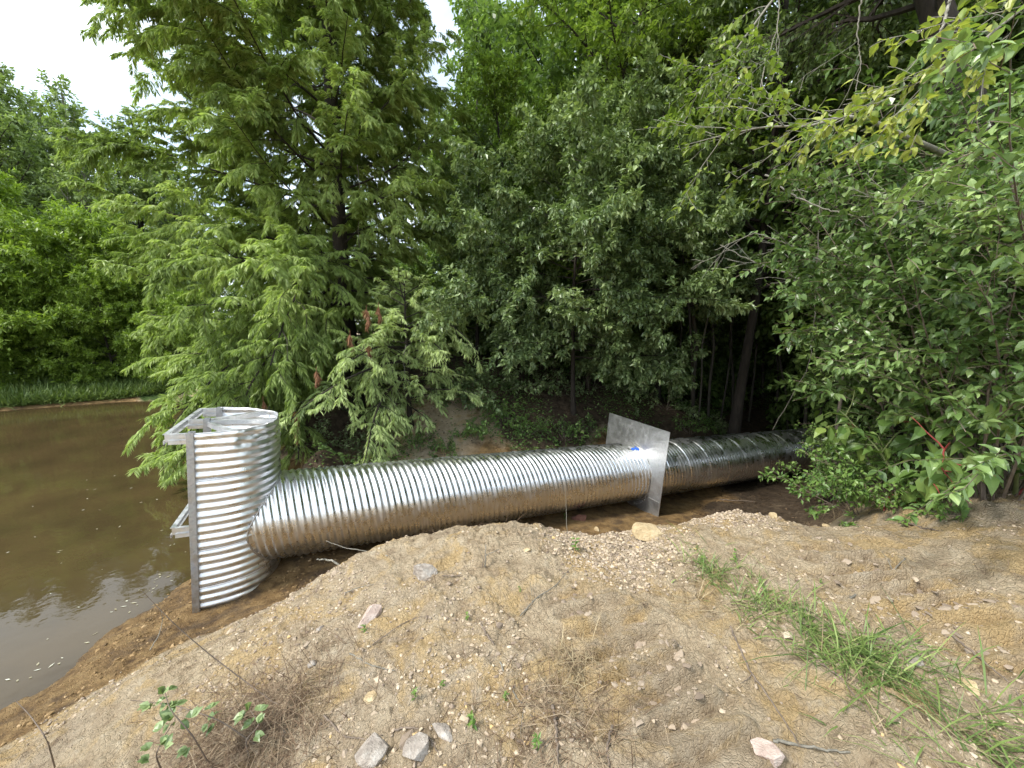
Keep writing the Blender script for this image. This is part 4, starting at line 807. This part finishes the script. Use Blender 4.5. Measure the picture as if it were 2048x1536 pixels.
# ------------------------------------------------------------------ grasses
def blades(mb, p, d, ln, wd, bend, tone):
    n = len(p); d = nrm(d); out = nrm(d*[1, 1, 0]+1e-4); s = nrm(np.cross(d, [0, 0, 1.])+1e-4); ln = ln[:, None]; wd = wd[:, None]; bend = bend[:, None]; rows = []
    for f, w_ in ((0, .6), (.35, 1), (.7, .75), (1, .06)):
        c = p+d*ln*f+(out*.5+DOWN*.75)*ln*bend*f*f; rows += [c+s*wd*w_*.5, c-s*wd*w_*.5]
    V = np.stack(rows, 1); b = np.arange(n)[:, None]*8
    F = np.concatenate([b+np.array([[0, 1, 3, 2]]), b+np.array([[2, 3, 5, 4]]), b+np.array([[4, 5, 7, 6]])]); mb.add(V.reshape(-1, 3), F, np.repeat(tone, 8))
rows_ = np.array([on_ground(*q)[:2] for q in ((1400, 1120), (1450, 1165), (1530, 1215), (1600, 1260), (1680, 1300), (1750, 1350), (1810, 1400), (1870, 1450), (1930, 1500))])
def strip(n, wid, t0=0, t1=1):
    f = (t0+(t1-t0)*rng.random(n))*(len(rows_)-1); a = np.minimum(f.astype(int), len(rows_)-2); q = rows_[a]+(rows_[a+1]-rows_[a])*(f-a)[:, None]; cl = vnoise(f*2.2, f*0+3, 91); q = q+rng.normal(size=(n, 2))*(wid*(.35+.9*cl))[:, None]; return q[:, 0], q[:, 1], f/(len(rows_)-1)
x, y, f = strip(1500, .12, 0, .95); kk = vnoise(x*7, y*7, 15) > .42; x, y, f = x[kk], y[kk], f[kk]; z = ground(x, y); n = len(x); mb = MB(); d = nrm(rng.normal(size=(n, 3))*[.8, .8, .25]+[.25, -.15, .75])
blades(mb, np.stack([x, y, z-.005], 1), d, rng.uniform(.08, .30, n)*(.6+.6*f), rng.uniform(.0025, .007, n), rng.uniform(.2, 1.0, n), np.clip(.45+.3*rng.normal(size=n), 0, 1))
tag(mb.build('green_grass', M['grass']), 'ragged strip of green grass running down the right part of the mound', 'grass', kind='stuff')
def drygrass(name, label, px, py, n, spread, hi, ln, seed, kind='stuff', m='dry'):
    rr = np.random.default_rng(seed); c = on_ground(px, py); x = c[0]+rr.normal(size=n)*spread; y = c[1]+rr.normal(size=n)*spread; z = ground(x, y); mb = MB(); d = nrm(rr.normal(size=(n, 3))*[1, 1, .3]+[0, 0, hi])
    blades(mb, np.stack([x, y, z], 1), d, rr.uniform(.3, 1.1, n)*ln, rr.uniform(.0012, .0035, n), rr.uniform(.1, .8, n), np.clip(.5+.3*rr.normal(size=n), 0, 1)); return tag(mb.build(name, M[m]), label, 'grass', kind=kind)
drygrass('dry_grass', 'tuft of straw coloured grass in the middle of the mound', 1150, 1330, 260, .05, .5, .16, 1)
drygrass('dry_grass', 'brown dead grass around the bramble at the bottom left', 560, 1450, 1500, .14, .45, .20, 2, m='brownstraw')
drygrass('dry_grass', 'dead grass under the bramble leaves near the bottom edge', 430, 1500, 900, .13, .4, .18, 3, m='brownstraw')
drygrass('dry_grass', 'matted dry roots on the mound by the cleat marks', 1120, 1450, 800, .15, .12, .18, 4, m='brownstraw')
drygrass('dry_grass', 'dry stalks along the upper end of the green grass', 1420, 1190, 500, .16, .15, .15, 5)
drygrass('dry_grass', 'dry pale grass hanging over the bank by the low bushes', 1680, 1040, 260, .12, .3, .28, 6)
# fine rootlets over the whole mound
x, y, z = scatter(5500, -2.6, 4.5, .6, 4.6, lambda x, y: (tracks(x, y, 1)[1] < .3) & (zones(x, y)[:, 0] < .45) & (vnoise(x*2.3, y*2.3, 55) > .35) & (hbase(x, y) > .3)); n = len(x); mb = MB()
blades(mb, np.stack([x, y, z+.003], 1), rng.normal(size=(n, 3))*[1, 1, .12], rng.uniform(.03, .16, n), rng.uniform(.0012, .003, n), rng.uniform(-.1, .25, n), np.clip(.25+.3*rng.normal(size=n), 0, 1)); tag(mb.build('rootlets', M['brownstraw']), 'fine dry roots and straw littering the mound', 'roots', kind='stuff')
# grass on the far bank
t = rng.uniform(-1.5, 1.7, 22000); q = a_ = (atz(0, 822, 0)[:2][None]+(atz(210, 806, 0)-atz(0, 822, 0))[:2][None]*t[:, None])*(1.015+rng.random(22000)[:, None]**1.5*.16)
n = len(q); mb = MB(); blades(mb, np.stack([q[:, 0], q[:, 1], ground(q[:, 0], q[:, 1])-.02], 1), nrm(rng.normal(size=(n, 3))*[.5, .5, .2]+[0, 0, 1.]), rng.uniform(.15, .6, n), rng.uniform(.012, .03, n), rng.uniform(.1, .9, n), np.clip(.5+.25*rng.normal(size=n), 0, 1))
tag(mb.build('bank_grass', M['grass']), 'long grass along the far bank of the pond', 'grass', kind='stuff')

# ------------------------------------------------------------------ bramble, seedlings and tall stalks on the mound
BRG = 'bramble canes at the bottom left of the mound'
def bramble(label, pp, seed, leafd=7):
    rr = np.random.default_rng(seed); pts = np.array([at(*q) for q in pp]); b = on_ground(pp[0][0], pp[0][1]); pts[0] = b; k = np.linspace(0, 1, len(pts)); f = np.linspace(0, 1, 20); T = np.stack([np.interp(f, k, pts[:, i]) for i in range(3)], 1)
    for _ in range(2): T[1:-1] = (T[:-2]+T[1:-1]*2+T[2:])/4
    gz = ground(T[:, 0], T[:, 1]); T[:, 2] = np.maximum(T[:, 2], gz+.012)
    root = thing('bramble', label, 'bramble', b, BRG); mb = MB(); tube(mb, T, .0032*(1-.6*f), 6); put(root, mb, 'cane', M['twig'], True)
    if leafd:
        mb = MB(); P_ = []; D_ = []
        for i in range(leafd):
            j = int(rr.integers(5, 19)); d = perp(rr, nrm(T[min(j+1, 19)]-T[j-1]), 1.0, .2); e = T[j]+d*.03
            for s_ in (-.8, 0, .8):
                c_, s2 = math.cos(s_), math.sin(s_); P_.append(e); D_.append([d[0]*c_-d[1]*s2, d[0]*s2+d[1]*c_, d[2]-.1])
        n = len(P_); leaves(mb, np.array(P_), np.array(D_), nrm(np.array([0, -.2, 1.])+.3*rv(rr, n)), .036*rr.uniform(.7, 1.2, n), .030*rr.uniform(.8, 1.1, n), np.clip(.55+.2*rr.normal(size=n), 0, 1), 'full'); put(root, mb, 'leaves', M['broad'])
bramble('long bare brown cane arching up left from the dead grass toward the riser', [(560, 1430, 1.9), (500, 1370, 2.05), (420, 1310, 2.15), (350, 1250, 2.2), (284, 1182, 2.25)], 1, 0)
bramble('leafy bramble with dark green leaves along the bottom edge', [(420, 1536, 1.55), (385, 1470, 1.7), (340, 1420, 1.8), (330, 1385, 1.85)], 2, 9)
bramble('bramble cane reaching left over the grey slope with few leaves', [(520, 1500, 1.7), (440, 1440, 1.8), (350, 1410, 1.95), (260, 1400, 2.1)], 3, 6)
bramble('short leafy bramble shoot beside the brown dead grass', [(500, 1520, 1.65), (490, 1480, 1.72), (520, 1450, 1.75), (500, 1420, 1.8)], 4, 8)
bramble('bramble shoot in the corner beside the dead grass', [(330, 1560, 1.6), (310, 1510, 1.7), (330, 1470, 1.75), (350, 1440, 1.8)], 5, 8)
bramble('thin bare cane standing on the grey slope at the lower left', [(110, 1536, 2.2), (95, 1480, 2.35), (60, 1430, 2.5), (30, 1400, 2.6)], 6, 0)
DG = 'small seedlings on the mound'
for i, (px, py, s_, lb) in enumerate(((945, 1462, .045, 'bright green seedling near the bottom middle of the mound'), (1075, 1500, .04, 'green seedling by the matted roots at the bottom'), (730, 1278, .035, 'tiny weed under the pinkish stone'), (935, 1250, .03, 'tiny green sprout in the middle of the mound'), (1150, 1105, .07, 'leafy weed on the crest of the mound by the trench'), (1040, 1195, .022, 'tiny sprout right of the upright twigs'), (830, 1410, .03, 'small grass sprout left of the seedlings'), (1010, 1395, .028, 'faint green sprout above the matted roots'), (1130, 1040, .06, 'green weed at the trench edge behind the crest'), (885, 1375, .025, 'small sprout between twigs on the lower mound'), (1470, 1125, .05, 'grassy weed tuft at the head of the grass strip'), (1400, 1130, .05, 'brown green tuft left of the head of the grass strip'), (1920, 1045, .10, 'big leafed seedling on the grey bank at the right'), (1640, 1165, .02, 'tiny sprout on the yellow sand of the mound'))):
    rr = np.random.default_rng(700+i); b = on_ground(px, py); n = 12; mb = MB(); s_ *= .62; h = s_*2.2*rr.random(n)
    tube(mb, [b-[0, 0, .01], b+[.003, 0, s_], b+[.006, .002, s_*2.2]], [.0018, .0015, .001], 5, .2)
    P_ = b+np.stack([0*h, 0*h, h], 1); leaves(mb, P_, rv(rr, n)*[1, 1, .3]+[0, 0, .2], nrm(np.array([0, 0, 1.])+.3*rv(rr, n)), s_*rr.uniform(.6, 1.2, n), s_*.5*rr.uniform(.7, 1.1, n), np.clip(.6+.2*rr.normal(size=n), 0, 1), 'fold')
    tag(mb.build('seedling', M['weed'], None, False, loc=b), lb, 'seedling', DG)
stick('tall_stalk', 'tall pale grass stalk standing on the crest in front of the pipe', [(1140, 1105, 2.75), (1133, 1050, 2.75), (1132, 1000, 2.75), (1128, 960, 2.75)], .0022, 'palebark', 'stalk')
stick('tall_stalk', 'thin pale stalk curving over the mud left of the riser foot', [(300, 1300, 3.0), (318, 1270, 3.0), (326, 1240, 3.0), (322, 1222, 3.0)], .0028, 'palebark', 'stalk')
TGp = 'sticks lying on the mound'
SL = [('pair of upright twigs planted in the yellow sand patch', [(975, 1180, 2.1), (970, 1130, 2.14), (972, 1088, 2.18)], .006, 1), ('twig standing behind the upright pair on the mound', [(955, 1185, 2.1), (963, 1140, 2.13), (970, 1105, 2.15)], .004, 1),
      ('pale stick lying between pebbles on the lower mound', [(960, 1262), (975, 1285), (988, 1308)], .006, 0), ('long dark stick slanting over the middle of the mound', [(1000, 1335), (1030, 1390), (1065, 1440)], .004, 1), ('brown stick along the bottom edge by the matted roots', [(1105, 1415), (1112, 1470), (1115, 1536)], .007, 0), ('pale stick at the bottom right of the matted roots', [(1225, 1450), (1215, 1500), (1218, 1545)], .006, 0),
      ('long thin twig across the lower left of the mound', [(700, 1322), (740, 1335), (790, 1345)], .004, 1), ('curved dark twig across the flat grey stone', [(648, 1432), (690, 1470), (735, 1484), (765, 1480)], .004, 0), ('curved dark twig across the pale stone at the bottom', [(790, 1462), (830, 1455), (860, 1480), (880, 1520)], .004, 1),
      ('thin twig left of the pinkish stone', [(690, 1190), (730, 1180), (775, 1180)], .003, 0), ('straight twig under the grey stone on the crest', [(885, 1164), (915, 1163), (945, 1162)], .003, 0), ('twig lying toward the pinkish stone', [(745, 1300), (800, 1262), (832, 1242)], .003, 1), ('dead twig lying on the tan clay right of the upright pair', [(1040, 1240), (1075, 1210), (1110, 1185), (1145, 1140)], .0035, 1),
      ('long root running down the right part of the mound', [(1600, 1300), (1680, 1370), (1740, 1440)], .004, 2), ('dark root bordering the cleat marks', [(1460, 1260), (1500, 1340), (1560, 1430), (1600, 1500)], .005, 2), ('dry stick on the right of the grass strip', [(1700, 1200), (1760, 1160), (1810, 1120)], .006, 1), ('dark stick at the foot of the grey bank', [(1810, 1050), (1850, 1058), (1890, 1068)], .010, 0), ('stick lying on the far right of the mound', [(1900, 1290), (1960, 1340), (2030, 1400)], .005, 2), ('thin stick across the bottom right of the mound', [(1545, 1490), (1620, 1495), (1700, 1505)], .006, 0), ('broken twig on the shaded floor beyond the trench', [(1440, 1000), (1470, 1002), (1510, 1005)], .012, 0)]
for i, (lb, pp, r, kd) in enumerate(SL): stick('stick', lb, pp, r, 'twig' if i % 3 else 'vine', 'stick', TGp, seed=i, kids=kd)
stick('pale_root', 'pale root arching off the mound edge in front of the pipe', [(775, 1112), (740, 1104, 2.9), (690, 1096, 2.95), (652, 1082, 3.0)], .004, 'palebark', 'root')
stick('white_root', 'short white root curling out of the mound edge below the pipe', [(688, 1142, 2.9), (672, 1125, 2.93), (655, 1120, 2.96), (634, 1119, 3.0)], .009, 'palebark', 'root')

# ------------------------------------------------------------------ stones
def ico(sub):
    import bmesh
    bm = bmesh.new(); bmesh.ops.create_icosphere(bm, subdivisions=sub, radius=1); v = np.array([q.co[:] for q in bm.verts]); f = np.array([[q.index for q in t.verts] for t in bm.faces]); bm.free(); return v, f
IV4, IF4 = ico(5); IV1, IF1 = ico(1)
def rock(label, px, py, s, seed, m, name='stone', group='loose stones on the mound', bury=.42, rz=None):
    rr = np.random.default_rng(seed); v = IV4.copy()
    for _ in range(15):
        n_ = nrm(rr.normal(size=3)); d = rr.uniform(.45, .82); e = v@n_-d; v = v-np.maximum(e, 0)[:, None]*n_*.97
    v = v*(1+.05*fbm(v[:, 0]*3+seed, v[:, 1]*3+v[:, 2]*2, 4, seed)[:, None])+.025*fbm(v[:, 0]*9, v[:, 2]*9+v[:, 1]*7, 3, seed+3)[:, None]
    v = v/np.abs(v).max(0)*np.array(s)/2; a = rr.uniform(0, 6.28) if rz is None else rz; c, s2 = math.cos(a), math.sin(a); v = v@np.array([[c, s2, 0], [-s2, c, 0], [0, 0, 1]])
    b = on_ground(px, py); b[2] += s[2]*(.5-bury); mb = MB(); mb.add(v+b, IF4); o = mb.build(name, M[m], None, False, loc=b); return tag(o, label, 'stone', group)
rock('angular grey stone just below the crest in front of the pipe', 848, 1152, (.17, .13, .12), 1, 'rockgrey')
rock('long pinkish grey stone on the left slope of the mound', 746, 1244, (.18, .08, .08), 2, 'rockpink', rz=.9)
rock('large tan clay block on the crest by the seep plate', 1297, 1072, (.24, .16, .11), 3, 'rocktan', 'clay_block', rz=-.3)
rock('flat grey stone embedded at the bottom edge', 752, 1500, (.15, .13, .06), 4, 'rockgrey', bury=.4)
rock('pale angular stone at the bottom edge beside the flat one', 838, 1505, (.11, .10, .07), 5, 'rockgrey')
rock('half buried grey stone above the pale angular one', 885, 1468, (.11, .06, .04), 6, 'rockgrey', bury=.45)
rock('small grey stone on the left slope above the dead grass', 628, 1335, (.055, .045, .04), 7, 'rockgrey')
rock('small tan lump on the crest left of the clay block', 1193, 1062, (.10, .07, .06), 9, 'rocktan', 'clay_block')
rock('round tan lump on the crest right of the sand heap', 1546, 1042, (.08, .07, .07), 10, 'rocktan', 'clay_block')
rock('reddish clay lump in the trench in front of the pipe', 1158, 1040, (.24, .18, .10), 11, 'rockred', 'clay_block')
rock('small tan lump on the crest edge near the low bushes', 1655, 1056, (.07, .06, .05), 12, 'rocktan', 'clay_block')
rock('small pale stone right of the upright twigs', 1056, 1110, (.055, .045, .035), 13, 'rocktan')
rock('flat yellowish stone in the lower left gravel', 740, 1395, (.06, .07, .03), 14, 'rocktan')
rock('yellowish lump at the lower end of the grass strip', 1935, 1390, (.09, .07, .05), 15, 'rocktan', 'clay_block')
rock('pale lump beside the middle of the grass strip', 1835, 1330, (.07, .06, .05), 16, 'rockgrey')
rock('flat tan slab at the bottom edge below the cleat marks', 1535, 1525, (.10, .09, .05), 41, 'rockpink', 'clay_block')
rock('small grey stone near the pinkish one', 640, 1270, (.05, .04, .03), 18, 'rockgrey')
# gravel and clods
def gravel(n0, x0, x1, y0, y1, smin, smax, f, seed, sub=1, pw=2.6):
    x, y, z = scatter(n0, x0, x1, y0, y1, f); n = len(x); rr = np.random.default_rng(seed); s = smin+(smax-smin)*rr.random(n)**pw
    v = IV1[None]*(1+.28*rr.normal(size=(n, len(IV1), 1)).clip(-1.5, 1.5)); v = v*(s[:, None, None]*np.stack([rr.uniform(.7, 1.3, n), rr.uniform(.7, 1.2, n), rr.uniform(.45, .8, n)], 1)[:, None]); a = rr.uniform(0, 6.28, n); c, s2 = np.cos(a)[:, None], np.sin(a)[:, None]
    v = np.stack([v[..., 0]*c-v[..., 1]*s2, v[..., 0]*s2+v[..., 1]*c, v[..., 2]], -1)+np.stack([x, y, z+s*.15], 1)[:, None]
    F = (np.arange(n)[:, None, None]*len(IV1)+IF1[None]).reshape(-1, 3); mb = MB(); mb.add(v.reshape(-1, 3), F, np.repeat(np.clip(.42+.24*rr.normal(size=n), 0, 1), len(IV1))); return mb
m, nt, out = mat('gravel_stones'); at_ = N(nt, 'ShaderNodeAttribute', attribute_name='tone'); r = ramp(nt, at_.outputs['Fac'], [(0, (.20, .15, .11)), (.35, (.34, .27, .20)), (.6, (.46, .36, .25)), (.85, (.50, .42, .32)), (1, (.54, .37, .17))])
p = N(nt, 'ShaderNodeBsdfPrincipled'); p.inputs['Roughness'].default_value = .97; nt.links.new(r.outputs[0], p.inputs['Base Color']); tc = N(nt, 'ShaderNodeTexCoord'); n_ = noise(nt, 120, 4, .7, tc.outputs['Object']); bm = N(nt, 'ShaderNodeBump'); bm.inputs['Strength'].default_value = .6; bm.inputs['Distance'].default_value = .005; nt.links.new(n_.outputs[0], bm.inputs['Height']); nt.links.new(bm.outputs[0], p.inputs['Normal']); nt.links.new(p.outputs[0], out.inputs[0]); M['gravel'] = m
def gm(x, y):
    d = np.hypot(x, y); den = np.clip(.04+1.7*fbm(x*1.5, y*1.5, 3, 61), .015, .5)*np.clip(1.25-d/6, .2, 1); zn = zones(x, y); return (hbase(x, y) > .16) & (zn[:, 0] < .6) & (zn[:, 1] < .5) & (rng.random(len(x)) < den)
tag(gravel(170000, -4, 5, .5, 5, .0022, .011, gm, 21).build('gravel', M['gravel']), 'loose tan and grey clay crumbs strewn over the mound', 'gravel', kind='stuff')
tag(gravel(5200, -4, 5, .5, 5, .008, .026, lambda x, y: gm(x, y) & (rng.random(len(x)) < .55), 22, pw=3).build('clods', M['gravel']), 'larger clods of dry clay scattered over the mound', 'clods', kind='stuff')
def gcrest(x, y):
    c = on_ground(1230, 1095); c2 = on_ground(1460, 1035); return (hbase(x, y) > .5) & ((np.hypot(x-c[0], y-c[1]) < .42*(.6+.8*rng.random(len(x)))) | (np.hypot(x-c2[0], y-c2[1]) < .30*(.5+.8*rng.random(len(x)))))
tag(gravel(90000, -1, 3, 2, 5, .003, .014, gcrest, 23).build('crest_rubble', M['gravel']), 'heap of fine tan rubble along the crest by the seep plate', 'rubble', kind='stuff')
# wet crumbs along the mud
M['mudcrumb'] = leafmat('mud_crumbs', (.11, .07, .03), (.25, .16, .07), (.40, .28, .15), 0, .8, .3)
tag(gravel(30000, -6, 3, 1, 6.5, .003, .018, lambda x, y: (zones(x, y)[:, 0] > .5) & (hbase(x, y) > .01) & (zones(x, y)[:, 1] < .4) & (vnoise(x*3, y*3, 66) > .45), 24).build('mud_crumbs', M['mudcrumb']), 'wet orange brown mud crumbs beside the water and in the trench', 'mud', kind='stuff')
# floating bits on the pond
n = 520; x = np.concatenate([rng.uniform(-7, -2.7, 110), -3.15+rng.normal(size=330)*.22]); y = np.concatenate([rng.uniform(1.2, 9, 110), rng.uniform(1.4, 4.6, 330)]); k = (hbase(x, y) < -.01); x, y = x[k], y[k]; n = len(x); mb = MB()
leaves(mb, np.stack([x, y, 0*x+.004], 1), rv(rng, n)*[1, 1, 0], np.tile([0, 0, 1.], (n, 1)), rng.uniform(.01, .06, n), rng.uniform(.006, .018, n), rng.random(n), 'quad')
M['float'] = leafmat('floating_bits', (.28, .24, .14), (.45, .42, .30), (.62, .62, .52), .1, .6, .3)
tag(mb.build('floating_litter', M['float']), 'pale leaves and scum floating on the pond near the riser', 'floating litter', kind='stuff')
x, y, f = strip(420, .15, 0, .95); z = ground(x, y); n = len(x); mb = MB(); d = nrm(rng.normal(size=(n, 3))*[1, 1, .2]+[.15, -.1, .3])
blades(mb, np.stack([x, y, z], 1), d, rng.uniform(.06, .2, n), rng.uniform(.0015, .004, n), rng.uniform(.1, .6, n), np.clip(.6+.3*rng.normal(size=n), 0, 1)); tag(mb.build('dry_grass', M['dry']), 'straw coloured dead blades mixed through the green grass strip', 'grass', kind='stuff')
for i, (px, d) in enumerate(((930, 11), (985, 10.4), (1040, 11.2), (1100, 10.6), (1160, 11.4), (1215, 10.8), (1270, 11.6), (1330, 11.2), (560, 10.5), (640, 11), (480, 12), (1400, 13))):
    x, y = az_at(px, d); dup(u0, (x, y, hbase(x, y)[0]-.05), i*1.3, .75+.25*(i % 3)/2, 'leafy shrub in the shade under the trees of the wood', 'shrubs in the shade of the wood')
for i, (az, d) in enumerate(((25.5, 17), (27.5, 21), (29.5, 19), (31, 24), (33, 20), (35, 23), (36.5, 18), (38, 15), (28, 26), (34, 27), (24, 14))):
    a = R_(az); x, y = d*math.sin(a), d*math.cos(a); dup(u0, (x, y, hbase(x, y)[0]-.05), i*1.7, .7+.3*(i % 3), 'leafy shrub in the shade under the trees of the wood', 'shrubs in the shade of the wood')
plain_tree('broadleaf_tree', 'dark leafy tree filling the space between cypress and layered tree', *az_at(955, 8.9), 4.6, 1.3, 46, 'broad', .085, .04, 60, .12, 46, CG, r0=.04, el=(-5, 50), tone0=.42)
plain_tree('broadleaf_tree', 'leafy young tree right of the layered tree, before the thin trunks', *az_at(1395, 8.6), 5.4, 1.35, 47, 'broad', .09, .045, 55, .42, 40, CG, r0=.035, el=(-10, 45), tone0=.5)
# flat flakes of dried clay broken out of the cleat marks
def flakes(x, y): return (np.abs(tracks(x, y)) > .006) & (vnoise(x*6, y*6, 88) > .40)
x, y, z = scatter(26000, -.5, 3.5, .8, 3.2, flakes); k = rng.random(len(x)) < .30; x, y, z = x[k], y[k], z[k]; n = len(x); s_ = .004+.020*rng.random(n)**2.4
v = IV1[None]*(1+.22*rng.normal(size=(n, len(IV1), 1)).clip(-1.5, 1.5))*(s_[:, None, None]*np.stack([rng.uniform(.8, 1.3, n), rng.uniform(.6, 1.0, n), rng.uniform(.16, .3, n)], 1)[:, None]); a = rng.uniform(0, 6.28, n); c, s2 = np.cos(a)[:, None], np.sin(a)[:, None]
tl = rng.normal(size=(n, 1))*.35; v = np.stack([v[..., 0]*c-v[..., 1]*s2, v[..., 0]*s2+v[..., 1]*c, v[..., 2]+v[..., 0]*tl], -1)+np.stack([x, y, z+s_*.15], 1)[:, None]
mb = MB(); mb.add(v.reshape(-1, 3), (np.arange(n)[:, None, None]*len(IV1)+IF1[None]).reshape(-1, 3), np.repeat(np.clip(.22+.15*rng.normal(size=n), 0, 1), len(IV1))); tag(mb.build('clay_flakes', M['gravel']), 'flat flakes of dried clay broken out of the cleat marks', 'clay flakes', kind='stuff')
